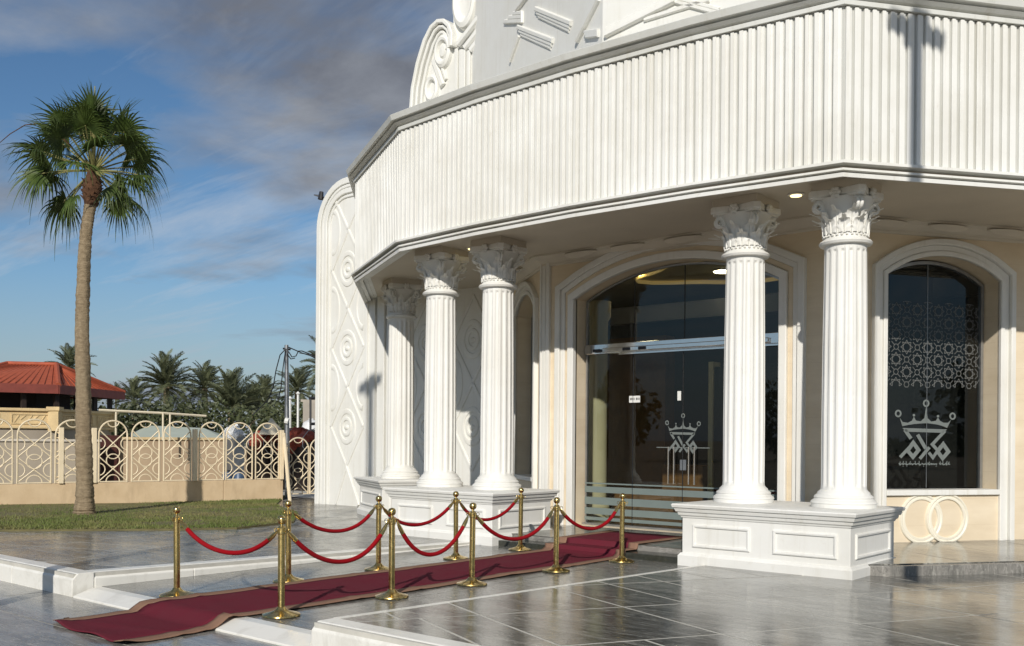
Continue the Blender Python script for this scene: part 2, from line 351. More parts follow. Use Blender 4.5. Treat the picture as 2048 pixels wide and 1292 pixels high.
# ---------------------------------------------------------------- ground, forecourt, walkway, terraces
def zp(x, y=None):
    y = x if y is None else y
    return .17-.14*min(1, max(0, (y-5.27)/(12-5.27)))
Y0 = 5.27; XW = 2.12; LOW = -.08; POD = .17
g_ = MB(); g_.add([(-3000,-3000,-.30),(3000,-3000,-.30),(3000,3000,-.30),(-3000,3000,-.30)], [(0,1,2,3)])
tag(g_.build('ground', M['earth']), kind='structure')
def tiles(parent, clip, mat, size, ang, zf, thick=.02, gap=.016, org=(0, 0), name='slab', brick=False, maxn=290, jitter=.001, split=0):
    trnd = random.Random(17)
    c, s = math.cos(ang), math.sin(ang); sx, sy = size
    cs = [((p[0]-org[0])*c+(p[1]-org[1])*s, -(p[0]-org[0])*s+(p[1]-org[1])*c) for p in clip]
    i0, i1 = math.floor(min(p[0] for p in cs)/sx)-1, math.ceil(max(p[0] for p in cs)/sx)+1
    j0, j1 = math.floor(min(p[1] for p in cs)/sy), math.ceil(max(p[1] for p in cs)/sy)
    k = 0
    for j in range(j0, j1):
        for i in range(i0, i1):
            x0 = i*sx+(sx/2 if brick and j % 2 else 0); y0 = j*sy; h = gap/2
            q0 = [(x0+h, y0+h, x0+sx-h, y0+sy-h)]
            if split and trnd.random() < split:
                f_ = trnd.choice((.38, .5, .5, .62)); q0 = [(x0+h, y0+h, x0+sx-h, y0+sy*f_-h), (x0+h, y0+sy*f_+h, x0+sx-h, y0+sy-h)]
            for u0, v0, u1, v1 in q0:
                q = [(org[0]+a*c-b*s, org[1]+a*s+b*c) for a, b in ((u0, v0), (u1, v0), (u1, v1), (u0, v1))]
                q = clip_poly(q, clip)
                if len(q) < 3 or area(q) < .02: continue
                q = [p for a, p in enumerate(q) if (Vector(p)-Vector(q[a-1])).length > 1e-4]
                if len(q) < 3: continue
                dz = trnd.uniform(-jitter, jitter)
                m = MB().prism(q, lambda x, y: zf(x, y)-thick, lambda x, y: zf(x, y)+dz)
                m.build(name, mat, parent); k += 1
            if k >= maxn: return
flat = lambda z: (lambda x, y: z)
fc = MB().prism([(-6, -6), (16, -6), (16, Y0+.2), (-6, Y0+.2)], -.28, LOW-.004); fc = tag(fc.build('forecourt', M['grout']), kind='structure')
tiles(fc, [(-5.5, .8), (9, .8), (9, Y0+.1), (-5.5, Y0+.1)], M['forecourt_stone'], (1.5, .9), 0, flat(LOW), brick=True, org=(.3, .77), gap=.012)
wk = MB().prism([(-XW-.1, Y0+.27), (XW+.1, Y0+.27), (XW+.1, 12.3), (-XW-.1, 12.3)], -.28, -.004); wk = tag(wk.build('walkway', M['grout']), kind='structure')
tiles(wk, [(-XW, Y0+.34), (XW, Y0+.34), (XW, 12.2), (-XW, 12.2)], M['walk_stone'], (1.05, 1.7), 0, flat(0), org=(-XW+.02, Y0+.34), gap=.014)
for x0, x1 in ((-XW+.06, -.62), (-.60, .60), (.62, XW-.06)):        # sloped white marble lip at the walkway's front
    pr_ = [(Y0-.02, LOW-.05), (Y0-.02, LOW+.02), (Y0+.20, .004), (Y0+.33, .004), (Y0+.33, LOW-.05)]
    m = MB(); n = len(pr_); m.add([(x0, a, b) for a, b in pr_]+[(x1, a, b) for a, b in pr_], [tuple(range(n)), tuple(reversed(range(n, 2*n)))]+[(i, (i+1) % n, n+(i+1) % n, n+i) for i in range(n)])
    m.build('ramp_slab', M['white_marble'], wk, bevel=.006)
XL, XR = -30, 16
def terrace(name, poly): return tag(MB().prism(poly, lambda x, y: -.28, lambda x, y: zp(y)-.0015).build(name, M['grout']), kind='structure')
KW = .26
tr_poly = [(XW+.02, Y0+.02), (XR, Y0+.02), (XR, 12), (XW+.02, 12)]
rt_ = terrace('right_terrace', tr_poly)
tiles(rt_, [(XW+.024, Y0+KW), (XR-2, Y0+KW), (XR-2, 11.98), (XW+.024, 11.98)], M['wet_stone'], (1.52, 1.52), R(-24), zp, org=(3.45, 8.0), gap=.03, split=.6)
bk = tag(MB().prism([(XW+.02, 12.0), (XR, 12.0), (XR, 20), (XW+.02, 20)], -.28, zp(12)-.0015).build('rear_terrace', M['grout']), kind='structure')
tiles(bk, [(XW+.008, 12.0), (9, 12.0), (9, 18), (XW+.008, 18)], M['wet_stone'], (1.52, 1.52), R(-24), flat(zp(12)), org=(3.45, 8.0), gap=.03, split=.6)
# left terrace: paving wraps round the lawn
lt_ = tag(MB().prism([(XL, Y0+.02), (-XW-.02, Y0+.02), (-XW-.02, 12), (XL, 12)], lambda x, y: -.28, lambda x, y: zp(y)-.0015).build('left_terrace', M['grout']), kind='structure')
lb_ = tag(MB().prism([(XL, 12.0), (-XW-.02, 12.0), (-XW-.02, 22), (XL, 22)], -.28, zp(12)-.0015).build('rear_left_terrace', M['grout']), kind='structure')
LAWN = [(-30, 6.6), (-8.3, 6.85), (-6.9, 9.3), (-6.5, 10.4), (-7.2, 12.2), (-8.9, 13.6), (-11.6, 15.0), (-14.5, 17.5), (-30, 17.5)]
tiles(lt_, [(-16, Y0+KW), (-XW-KW, Y0+KW), (-XW-KW, 11.98), (-16, 11.98)], M['wet_stone_left'], (1.5, 1.5), R(24), lambda x, y: zp(y), org=(-4.1, 7.0), gap=.03, split=.5)
tiles(lb_, [(-16, 12.0), (-XW-KW, 12.0), (-XW-KW, 17.5), (-16, 17.5)], M['wet_stone_left'], (1.5, 1.5), R(24), flat(zp(12)), org=(-4.1, 7.0), gap=.03, split=.5)
# kerb stones of white marble round both terraces: low face, chamfer, flat top
def kerb(parent, a, b, inw, zfun, low, n):
    a, b, inw = Vector(a), Vector(b), Vector(inw)
    for i in range(n):
        p, q = a.lerp(b, i/n), a.lerp(b, (i+1)/n); d = (q-p).normalized()*.0025; p, q = p+d, q-d
        V = []
        for e in (p, q):
            z1 = zfun(e.y)+.006
            for o, z in ((0, low), (0, max(low+.05, z1-.07)), (.07, z1), (KW-.004, z1), (KW-.004, low)):
                V.append((e.x+inw.x*o, e.y+inw.y*o, z))
        k = 5
        MB().add(V, [tuple(range(k)), tuple(reversed(range(k, 2*k)))]+[(j, (j+1) % k, k+(j+1) % k, k+j) for j in range(k)]).build('kerb_stone', M['white_marble'], parent, bevel=.008)
kerb(lt_, (-XW, Y0, 0), (-13, Y0, 0), (0, 1, 0), zp, LOW-.1, 7)
kerb(lt_, (-XW, Y0+KW, 0), (-XW, 11.9, 0), (-1, 0, 0), zp, -.06, 5)
for i in range(5):                                                    # thin marble nosing along the right terrace's inner edge
    y0, y1 = Y0+KW+.01+i*1.28, Y0+KW+.005+(i+1)*1.28
    MB().prism([(XW-.035, y0), (XW+.02, y0), (XW+.02, y1), (XW-.035, y1)], lambda x, y: -.03, lambda x, y: zp(y)+.005).build('nosing', M['white_marble'], rt_)
kerb(rt_, (XW, Y0, 0), (14, Y0, 0), (0, 1, 0), zp, LOW-.1, 7)
# lawn: soil sheet plus blades
zl = lambda y: zp(y)+.03
mbl = MB().prism(LAWN, lambda x, y: zp(y)-.02, lambda x, y: zl(y))
tag(mbl.build('lawn', M['soil']), kind='structure')
def in_poly(x, y, P):
    r = False
    for i in range(len(P)):
        (x0, y0), (x1, y1) = P[i-1], P[i]
        if (y0 > y) != (y1 > y) and x < (x1-x0)*(y-y0)/(y1-y0)+x0: r = not r
    return r
def grass():
    V = []; F = []; n = 0; rnd = random.Random(3)
    while n < 90000:
        x, y = rnd.uniform(-19, -6.3), rnd.uniform(6.4, 17)
        if not in_poly(x, y, LAWN): continue
        if math.sin(x*1.3+math.sin(y*1.7))*math.sin(y*1.1+x*.4) > .72 and rnd.random() < .8: continue
        h = rnd.uniform(.02, .06)*(1.5 if rnd.random() < .05 else 1); a = rnd.uniform(0, 6.283); wd = .011; z = zl(y)-.004
        dx, dy = math.cos(a)*wd, math.sin(a)*wd; lx, ly = rnd.gauss(0, .018), rnd.gauss(0, .018)
        k = len(V); V += [(x-dx, y-dy, z), (x+dx, y+dy, z), (x+lx, y+ly, z+h)]; F.append((k, k+1, k+2)); n += 1
    me = bpy.data.meshes.new('grass'); me.from_pydata(V, [], F); me.materials.append(M['grass'])
    tag(link('grass', me), 'short patchy green and straw coloured lawn around the fan palm', 'grass', kind='stuff')
grass()
# entrance steps of dark granite and the stone podium of the building
pod_poly = [(-2.2, 12.45), (2.2, 12.45), (3.9, 12.45), (4.4, 12.62), (7.4, 16.6), (7.4, 20), (-10, 20), (-10, 17.2), (-7.4, 14.6), (-4.0, 12.45)]
pod = tag(MB().prism(pod_poly, -.2, POD-.012).build('podium', M['forecourt_stone'], bevel=.01), kind='structure')
tiles(pod, [(-2.0, 12.45), (2.0, 12.45), (2.0, 14.5), (-2.0, 14.5)], M['wet_stone'], (.9, .9), 0, flat(POD), gap=.01, org=(0, 12.45))
tiles(pod, [(4.15, 12.52), (7.38, 16.8), (4.0, 18.0), (2.9, 14.5)], M['wet_stone'], (1.2, 1.2), R(53), flat(POD), gap=.01, org=(4.4, 12.62))
tiles(pod, [(-4.0, 12.5), (-2.9, 14.3), (-6.0, 16.6), (-7.35, 14.66)], M['wet_stone'], (1.2, 1.2), R(-30), flat(POD), gap=.01)
for y0, y1, z1 in ((12.10, 12.448, .085),):
    MB().b2((-1.74, y0, -.05), (1.74, y1, z1)).build('step', M['dark_granite'], pod, bevel=.008)

# ---------------------------------------------------------------- the hall: cream walls, door, windows
TH_R = R(56); TH_L = R(-38); YW = 14.55; XC = 2.74; ZT = 5.16
LL, LR = 3.3, 7.5
pL = (-XC-LL*math.cos(TH_L), YW-LL*math.sin(TH_L))
FD = frame((0, YW), 0); FR = frame((XC, YW), TH_R); FL = frame(pL, TH_L)
hall = thing('hall_building', 'white and cream banquet hall with arched glass entrance under curved canopy', 'building', (0, YW+1.2, 0))
def arch(s0, s1, zs, za, n=18):
    w_, h = (s1-s0)/2, za-zs; r = (w_*w_+h*h)/(2*h); cz = za-r; a = math.asin(w_/r)
    return [((s0+s1)/2+r*math.sin(-a+2*a*i/n), cz+r*math.cos(-a+2*a*i/n)) for i in range(n+1)]
def wall(mb, F, S0, S1, z0, z1, s0, s1, zb, zs, za, depth):
    A = arch(s0, s1, zs, za); q = lambda pts, o=0: [F(s, o, z) for s, z in pts]
    if s0 > S0: mb.add(q([(S0, z0), (s0, z0), (s0, zs), (s0, z1), (S0, z1)]), [(0, 1, 2, 3, 4)])
    if s1 < S1: mb.add(q([(s1, z0), (S1, z0), (S1, z1), (s1, z1), (s1, zs)]), [(0, 1, 2, 3, 4)])
    if zb > z0: mb.add(q([(s0, z0), (s1, z0), (s1, zb), (s0, zb)]), [(0, 1, 2, 3)])
    for a, b in zip(A[:-1], A[1:]): mb.add(q([a, b, (b[0], z1), (a[0], z1)]), [(0, 1, 2, 3)])
    P = [(s0, zb)]+A+[(s1, zb)]
    for a, b in zip(P[:-1], P[1:]): mb.add([F(a[0], 0, a[1]), F(b[0], 0, b[1]), F(b[0], -depth, b[1]), F(a[0], -depth, a[1])], [(0, 1, 2, 3)])
    mb.add([F(s0, 0, zb), F(s1, 0, zb), F(s1, -depth, zb), F(s0, -depth, zb)], [(0, 1, 2, 3)])
W_R = (1.06, 3.18); W_L = (.75, 2.55)
m = MB(); wall(m, FD, -XC, XC, -.1, ZT+.4, -2.0, 2.0, POD, 4.30, 4.80, .34); m.build('wall', M['cream'], hall)
m = MB(); wall(m, FR, 0, LR, -.1, ZT+.4, W_R[0], W_R[1], .98, 4.34, 4.68, .38); m.build('wall', M['cream'], hall)
m = MB(); wall(m, FL, 0, LL, -.1, ZT+.4, W_L[0], W_L[1], .98, 4.34, 4.68, .38); m.build('wall', M['cream'], hall)
def moulded(F, path, prof, name='trim', mat='trim_white', par=hall):
    """prof: list of (outward offset from opening, proud) polygons"""
    for pr in prof: m = MB(); sweep(m, path, pr, lambda u, v, h: F(u, h, v)); o = m.build(name, M[mat], par)
    return o
def bandp(a, b, h, e=.012): return [(a, -.03), (a, h-e), (a+e, h), (b-e, h), (b, h-e), (b, -.03)]
# paths run right to left so that "left of the path" points away from the opening ... built left to right with negative offsets
def opening(s0, s1, zb, zs, za): return [(s0, zb)]+arch(s0, s1, zs, za)+[(s1, zb)]
dp = opening(-2.0, 2.0, POD-.02, 4.30, 4.80)
moulded(FD, dp, [bandp(.0, .13, .10), bandp(.22, .31, .06), bandp(.31, .42, .11)], 'door_trim'); moulded(FD, dp, [bandp(.13, .22, .04)], 'door_trim', 'cream')
for F, (a, b) in ((FR, W_R), (FL, W_L)):
    wp = opening(a, b, .03, 4.34, 4.68)
    moulded(F, wp, [bandp(.0, .075, .055), bandp(.075, .17, .03), bandp(.17, .26, .09)], 'window_trim')
# corner pilasters, right edge pilasters, cornice under the soffit
for F, s in ((FD, -XC+.02), (FL, LL-.16)):
    for o, h in ((0, .05), (.10, .07)):
        d = o if s < 0 or F is FL else -o
        MB().b2((s+d-.04, -.02, -.05), (s+d+.04, h, ZT-.05), FD if F is FD else FL).build('pilaster_band', M['trim_white'], hall, bevel=.01)
wl = [pL, (-XC, YW), (XC, YW), (XC+LR*math.cos(TH_R), YW+LR*math.sin(TH_R))]
def wrev(p): return list(reversed(p))
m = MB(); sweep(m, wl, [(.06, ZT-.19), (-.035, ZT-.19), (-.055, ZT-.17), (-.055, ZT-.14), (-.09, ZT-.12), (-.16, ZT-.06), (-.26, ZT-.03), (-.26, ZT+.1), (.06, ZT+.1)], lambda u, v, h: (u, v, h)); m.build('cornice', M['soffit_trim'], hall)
for F, s_list in ((FD, (-1.75, -.75, .35, 1.5)), (FR, (.9, 2.0, 3.1, 4.2)), (FL, (.8, 2.0))):   # lens shaped plaster scallops on the cove
    for s in s_list:
        V = []; 
        for i in range(13):
            a = math.pi*i/12; ss = s-.36*math.cos(a); d = .10*math.sin(a)
            V += [F(ss, .22, ZT-.045), F(ss, .22+d, ZT-.075+d*.2), F(ss, .215+d*.55, ZT-.06-d*.95)]
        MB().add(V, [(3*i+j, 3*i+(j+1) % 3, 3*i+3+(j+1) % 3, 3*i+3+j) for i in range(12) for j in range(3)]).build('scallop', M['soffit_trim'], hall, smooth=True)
# rings under the right window
def ringprof(r0, r1, h): return [(r0, -.02), (r0+.015, h*.75), ((r0+r1)/2-.02, h*.8), ((r0+r1)/2, h*.55), ((r0+r1)/2+.02, h), (r1-.02, h*.9), (r1, -.02)]
def ring_on(F, s, z, prof, name, par, mat, n=48, sy=1.0):
    V = []; k = len(prof)
    for i in range(n):
        a = 2*math.pi*i/n
        for r, h in prof: V.append(F(s+r*math.cos(a), h, z+r*sy*math.sin(a)))
    return MB().add(V, [(i*k+j, i*k+j+1, ((i+1) % n)*k+j+1, ((i+1) % n)*k+j) for i in range(n) for j in range(k-1)]).build(name, M[mat], par, smooth=True)
ring_on(FR, 1.72, .53, ringprof(.29, .41, .03), 'wall_ring', hall, 'ring_cream'); ring_on(FR, 2.20, .53, ringprof(.29, .41, .04), 'wall_ring', hall, 'ring_cream')
MB().b2((W_R[0]-.0, -.34, .90), (W_R[1]+.0, .06, .985), FR).build('window_sill', M['trim_white'], hall, bevel=.01)
MB().b2((W_L[0], -.34, .90), (W_L[1], .06, .985), FL).build('window_sill', M['trim_white'], hall, bevel=.01)
# ---- entrance door: glass panes, chrome rail, frosted bands, emblem, handles
DG = -.30
def pane(F, s0, s1, zb, zt, o, name, mat, par, ar=None):
    if ar is None: pts = [(s0, zb), (s1, zb), (s1, zt), (s0, zt)]
    else: pts = [(s0, zb), (s1, zb)]+[(s, z) for s, z in reversed(ar)]
    n = len(pts); V = [F(s, o, z) for s, z in pts]
    return MB().add(V, [tuple(range(n))]).build(name, M[mat], par)
door = MB(); DR0, DR1 = 3.30, 3.48
AR = arch(-1.97, 1.97, 4.30, 4.79, 24)
def arch_z(s):
    for a, b in zip(AR[:-1], AR[1:]):
        if a[0] <= s <= b[0]: return a[1]+(b[1]-a[1])*(s-a[0])/(b[0]-a[0])
    return 4.3
door.b2((-1.99, DG-.05, DR0), (1.99, DG+.05, DR1), FD); door = door.build('door', M['chrome'], hall, bevel=.01); door['label'] = 'glass entrance door with chrome rail'
MB().b2((-1.55, DG+.05, DR0+.02), (1.7, DG+.11, DR0+.10), FD).build('door_operator', M['chrome'], door, bevel=.012)
MB().b2((-1.2, DG+.05, DR0-.035), (1.9, DG+.085, DR0-.005), FD).build('door_track', M['chrome'], door)
for s in (-1.70, -1.05, -.72): MB().b2((s-.05, DG+.052, DR0+.03), (s+.11, DG+.125, DR0+.085), FD).build('door_motor', M['black_metal'], door, bevel=.01)
sp_ = [-1.97, -.92, .10, 1.02, 1.97]
for a, b in zip(sp_[:-1], sp_[1:]):
    pane(FD, a+.004, b-.004, POD+.04, DR0, DG+(0 if a < -1.5 or b > 1.5 else .03), 'glass_pane', 'glass', door)
    ar = [(s, arch_z(s)-.004) for s in [a+.004+(b-a-.008)*i/8 for i in range(9)]]
    pane(FD, a+.004, b-.004, DR1, None, DG, 'glass_pane', 'glass', door, ar)
for s in sp_[1:-1]:
    MB().b2((s-.006, DG-.008, DR1), (s+.006, DG+.008, arch_z(s)), FD).build('glass_joint', M['interior_dark'], door)
    MB().b2((s-.005, DG+.022, POD+.03), (s+.005, DG+.038, DR0), FD).build('glass_joint', M['interior_dark'], door)
for z0, z1 in ((.92, .945), (.765, .875), (.545, .68), (.365, .485), (.255, .315)):
    for a, b in zip(sp_[:-1], sp_[1:]): MB().b2((a+.006, DG+.033, z0), (b-.008, DG+.036, z1), FD).build('frosted_band', M['frost'], door)
MB().b2((-1.98, DG-.06, POD), (1.98, DG+.10, POD+.035), FD).build('threshold', M['steel'], door)
sweep(m := MB(), opening(-1.965, 1.965, POD+.03, 4.295, 4.785), [(0, DG-.03), (0, DG+.03), (-.035, DG+.03), (-.035, DG-.03)], lambda u, v, h: FD(u, h, v)); m.build('door_frame', M['steel'], door)
# emblem: crown over knotted lettering, drawn in picture-zoom units and placed on the pane
def stroke(P, wd):
    p = [Vector(q) for q in P]; L_ = offset_path(P, wd/2); R_ = offset_path(P, -wd/2); return L_, R_
def emblem(F, s0, z0, ks, kz, o, mat, par, tagline):
    mp = lambda x, y, d=0: F(s0+(x-320)/ks, o+d, z0+(980-y)/kz)
    mb = MB()
    def poly(P, d=0): mb.add([mp(x, y, d) for x, y in P], [tuple(range(len(P)))])
    def line(P, wd, d=0):
        a, b = stroke(P, wd); n = len(P); mb.add([mp(*q, d) for q in a]+[mp(*q, d) for q in b], [(i, i+1, n+i+1, n+i) for i in range(n-1)])
    def loop(P, wd, d=0):
        a, b = offset_path(P, wd/2, True), offset_path(P, -wd/2, True); n = len(P); mb.add([mp(*q, d) for q in a]+[mp(*q, d) for q in b], [(i, (i+1) % n, n+(i+1) % n, n+i) for i in range(n)])
    for x, y, r in ((135, 848, 17), (503, 860, 17), (322, 775, 17)): loop([(x+r*math.cos(a*.5236), y+r*1.2*math.sin(a*.5236)) for a in range(12)], 11)
    for x, y, r in ((240, 858, 9), (403, 862, 9)): poly([(x+r*math.cos(a*.785), y+r*math.sin(a*.785)) for a in range(8)])
    top = [(145, 875), (165, 905), (200, 910), (226, 896), (240, 868), (254, 894), (285, 899), (311, 876), (322, 792), (333, 876), (357, 899), (388, 894), (403, 870), (417, 894), (442, 906), (472, 906), (494, 884)]
    bot = [(145, 875), (163, 934), (196, 926), (232, 920), (242, 918), (254, 917), (285, 914), (311, 912), (322, 912), (333, 912), (357, 914), (388, 918), (403, 921), (420, 925), (442, 932), (466, 942), (494, 884)]
    for i in range(len(top)-1): poly([top[i], top[i+1], bot[i+1], bot[i]])
    poly([(163, 946), (466, 952), (440, 976), (188, 971)])
    line([(180, 958), (222, 1018)], 24); line([(452, 962), (366, 1056), (398, 1092)], 22); line([(266, 990), (322, 1086)], 24)
    loop([(237, 1046), (273, 1096), (236, 1143), (200, 1100)], 26, .001); line([(226, 1062), (150, 1146)], 22)
    loop([(440, 1054), (476, 1106), (437, 1152), (402, 1105)], 26, .001); line([(346, 1076), (282, 1156)], 22); line([(342, 1112), (370, 1148), (424, 1066)], 20, .002)
    if tagline:
        rr = random.Random(11); x = 142
        while x < 478:
            if 392 < x < 412: x = 414
            w_ = rr.uniform(9, 26); line([(x, 1186+rr.uniform(-3, 3)), (x+w_*.5, 1196+rr.uniform(-2, 3)), (x+w_, 1190+rr.uniform(-3, 3))], 7)
            if rr.random() < .6: line([(x+w_*.4, 1192), (x+w_*.4+rr.uniform(-3, 6), 1176-rr.uniform(0, 6))], 5)
            if rr.random() < .4: poly([(x+w_*.5+4*math.cos(a*1.57), 1206+4*math.sin(a*1.57)) for a in range(4)])
            x += w_+2
    return mb.build('emblem', M[mat], par)
emblem(FD, .10, 1.82, 590, 610, DG+.036, 'etched', door, False)
for s in (-.10, .30):
    for d in (-.055, .055):
        MB().tube([FD(s+d, DG+.08, .98), FD(s+d, DG+.08, 1.62)], .013, 8).build('door_handle', M['chrome'], door, smooth=True)
MB().b2((-.42, DG+.034, 1.60), (.62, DG+.038, 1.615), FD).build('frosted_line', M['etched'], door)
MB().b2((.05, DG+.034, 1.22), (.17, DG+.038, 1.40), FD).build('door_lock', M['steel'], door)
card = MB().b2((-1.0, DG+.034, 2.40), (-.77, DG+.038, 2.52), FD).build('notice_card', M['paper'], door)
for x, w_ in ((-.975, .018), (-.95, .012), (-.93, .02), (-.90, .014), (-.855, .02), (-.825, .012), (-.80, .018)):
    MB().b2((x, DG+.039, 2.445), (x+w_, DG+.040, 2.485), FD).build('lettering', M['ink'], card)
MB().b2((-.01, DG+.034, 2.42), (.06, DG+.038, 2.58), FD).build('sticker', M['paper'], door)
# ---- windows
WG = -.36
def window(F, a, b, lattice):
    wo = MB(); sweep(wo, opening(a+.02, b-.02, .985, 4.32, 4.655), [(0, WG-.03), (0, WG+.04), (-.05, WG+.04), (-.05, WG-.03)], lambda u, v, h: F(u, h, v))
    wo = wo.build('window', M['steel'], hall)
    ar = [(p[0], p[1]-.02) for p in arch(a+.03, b-.03, 4.30, 4.63, 16)]; mid = (a+b)/2-.02
    az = lambda s: np.interp(s, [p[0] for p in ar], [p[1] for p in ar])
    for s0, s1 in ((a+.04, mid-.004), (mid+.004, b-.04)):
        pane(F, s0, s1, 1.0, None, WG, 'glass_pane', 'window_glass', wo, [(s, az(s)) for s in [s0+(s1-s0)*i/8 for i in range(9)]])
    MB().b2((mid-.004, WG-.006, 1.0), (mid+.004, WG+.006, az(mid)), F).build('glass_joint', M['steel'], wo)
    if lattice:
        # geometric star film across the upper half of the pane
        lat = MB(); s0, s1, z0, z1 = a+.05, b-.05, 2.66, 4.0; c = .2; wd = .0045
        def seg(p, q):
            for u in (p, q):
                if not (s0 <= u[0] <= s1 and z0-.06 <= u[1] <= z1): return
            A, B = offset_path([p, q], wd), offset_path([p, q], -wd); d = random.uniform(.0035, .006)
            lat.add([F(x, WG+d, z) for x, z in (A[0], A[1], B[1], B[0])], [(0, 1, 2, 3)])
        nx, nz = int((s1-s0)/c)+2, int((z1-z0)/c)+2
        for i in range(nx):
            for j in range(nz):
                cx, cz = s0+i*c, z0+j*c
                if (i+j) % 2 == 0:
                    O = [(cx+.071*math.cos(k*math.pi/4+.39), cz+.071*math.sin(k*math.pi/4+.39)) for k in range(8)]
                    T = [(cx+.1125*math.cos(k*math.pi/4), cz+.1125*math.sin(k*math.pi/4)) for k in range(8)]
                    for k in range(8): seg(O[k], O[(k+1) % 8]); seg(O[k], T[(k+1) % 8]); seg(O[k], T[k])
                else:
                    O = [(cx+.048*math.cos(k*math.pi/3), cz+.048*math.sin(k*math.pi/3)) for k in range(6)]
                    for k in range(6): seg(O[k], O[(k+1) % 6])
                    for k in range(4):
                        an = k*math.pi/2+math.pi/4; seg((cx+.048*math.cos(an), cz+.048*math.sin(an)), (cx+.121*math.cos(an), cz+.121*math.sin(an)))
        lat.build('lattice_film', M['etched_dim'], wo)
        emblem(F, mid-.02, 1.88, 355, 425, WG+.006, 'etched', wo, True)
    return wo
window(FR, W_R[0], W_R[1], True); window(FL, W_L[0], W_L[1], False)
# ---- the lobby behind the glass
def room():
    LP = [(-2.55, YW+.42), (2.6, YW+.42), (3.0, YW+.9), (6.6, 20.6), (6.6, 22.2), (-6.9, 22.2), (-6.9, 18.2), (-5.0, 16.95)]
    MB().prism(LP, -.1, POD+.005).build('lobby_floor', M['interior_floor'], hall)
    MB().prism(LP, ZT-.06, ZT-.02).build('lobby_ceiling', M['interior_cream'], hall)
    MB().b2((-6.9, 22.0, 0), (6.6, 22.2, 5.1)).build('lobby_wall', M['interior_grey'], hall)
    MB().b2((-6.9, 18.2, 0), (-6.75, 22, 5.1)).build('lobby_wall', M['interior_cream'], hall)
    MB().tube([(-.4+1.9*math.cos(a*.2244)*(1+.12*math.cos(a*.2244*4)), YW+2.9+1.3*math.sin(a*.2244)*(1+.12*math.cos(a*.2244*4)), ZT-.11) for a in range(28)], .04, 8, True).build('ceiling_cove', M['cove_glow'], hall, smooth=True)
    MB().b2((-5.6, YW+4.6, POD), (-2.9, YW+5.0, 4.1)).build('lobby_screen', M['interior_brown'], hall)
    for x, y in ((-2.55, 1.5), (-3.4, 2.6), (-4.8, 3.4)):
        MB().lathe([(.24, 0), (.24, .25), (.18, .32), (.18, 3.9), (.24, 4.0), (.24, 4.3)], 20, (x, YW+y, POD)).build('lobby_column', M['interior_cream'], hall, smooth=True)
    MB().b2((-.8, YW+3.0, POD), (3.2, YW+3.2, 3.2)).build('lobby_screen', M['interior_dark'], hall)
    MB().b2((-.9, YW+2.95, POD), (-.8, YW+3.25, 3.3)).build('screen_frame', M['interior_cream'], hall)
    MB().b2((-5.5, YW+3.3, 4.25), (4.3, YW+3.5, 4.6)).build('lobby_beam', M['interior_grey'], hall)
    MB().b2((-2.6, YW+4.0, POD), (-1.6, YW+4.6, 1.2)).build('reception_desk', M['interior_brown'], hall, bevel=.02)
    for x, y in ((-2.2, 2.2), (-.6, 3.0), (1.6, 2.4)):
        lp_ = MB().lathe([(.22, ZT-.061), (.25, ZT-.075), (.22, ZT-.085)], 24, (x, YW+y, 0)).build('ceiling_lamp', M['trim_white'], hall)
        MB().lathe([(0, ZT-.088), (.20, ZT-.088), (.20, ZT-.095), (0, ZT-.095)], 24, (x, YW+y, 0)).build('lamp_disc', M['lobby_lamp'], lp_)
    # blind box behind the right window
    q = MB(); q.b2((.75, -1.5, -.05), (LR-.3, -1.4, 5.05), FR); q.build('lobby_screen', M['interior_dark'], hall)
room()

# ---------------------------------------------------------------- canopy with slatted fascia
ZB, ZF0, ZF1, ZC = 5.03, 5.22, 7.16, 7.42
fas = [(-9.85, 16.4), (-7.3, 13.85), (-3.98, 12.02), (-2.0, 11.82), (0, 11.75), (2.0, 11.82), (3.98, 12.02), (8.2, 17.6)]
canopy = thing('entrance_canopy', 'white slatted canopy wrapping round the entrance above the columns', 'canopy', (0, 12.6, ZB))
idm = lambda u, v, h: (u, v, h)
# offsets: negative = outwards (the path runs left to right, its left is the inside)
m = MB(); sweep(m, fas, [(0, ZF0-.02), (0, ZF1+.05), (.22, ZF1+.05), (.22, ZF0-.02)], idm); fpart = m.build('fascia', M['groove_shade_grey'], canopy)
m = MB(); sweep(m, fas, [(.3, ZB+.12), (.05, ZB+.12), (.05, ZB+.03), (-.01, ZB), (-.03, ZB), (-.035, ZB+.05), (.14, ZB+.054), (.14, ZB+.074), (-.055, ZB+.078), (-.055, ZB+.105), (.22, ZB+.109), (.22, ZB+.150), (-.105, ZB+.154), (-.105, ZF0), (.3, ZF0)], idm); m.build('lower_moulding', M['fascia_white'], canopy)
m = MB(); sweep(m, fas, [(.3, ZF1), (-.07, ZF1), (-.075, ZF1+.055), (-.03, ZF1+.06), (-.03, ZF1+.075), (-.10, ZF1+.085), (-.15, ZF1+.12), (-.09, ZF1+.125), (-.09, ZF1+.14), (-.20, ZF1+.155), (-.23, ZF1+.24), (-.20, ZC), (.3, ZC+.02)], idm); m.build('upper_cornice', M['cornice_grey'], canopy)
sof = offset_path(fas, .05)
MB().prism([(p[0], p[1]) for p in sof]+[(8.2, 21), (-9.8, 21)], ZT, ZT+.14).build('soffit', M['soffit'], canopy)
MB().prism([(p[0], p[1]) for p in offset_path(fas, .2)]+[(8.2, 21), (-9.8, 21)], 6.7, 6.8).build('roof_deck', M['fascia_white'], canopy)
slats = {}
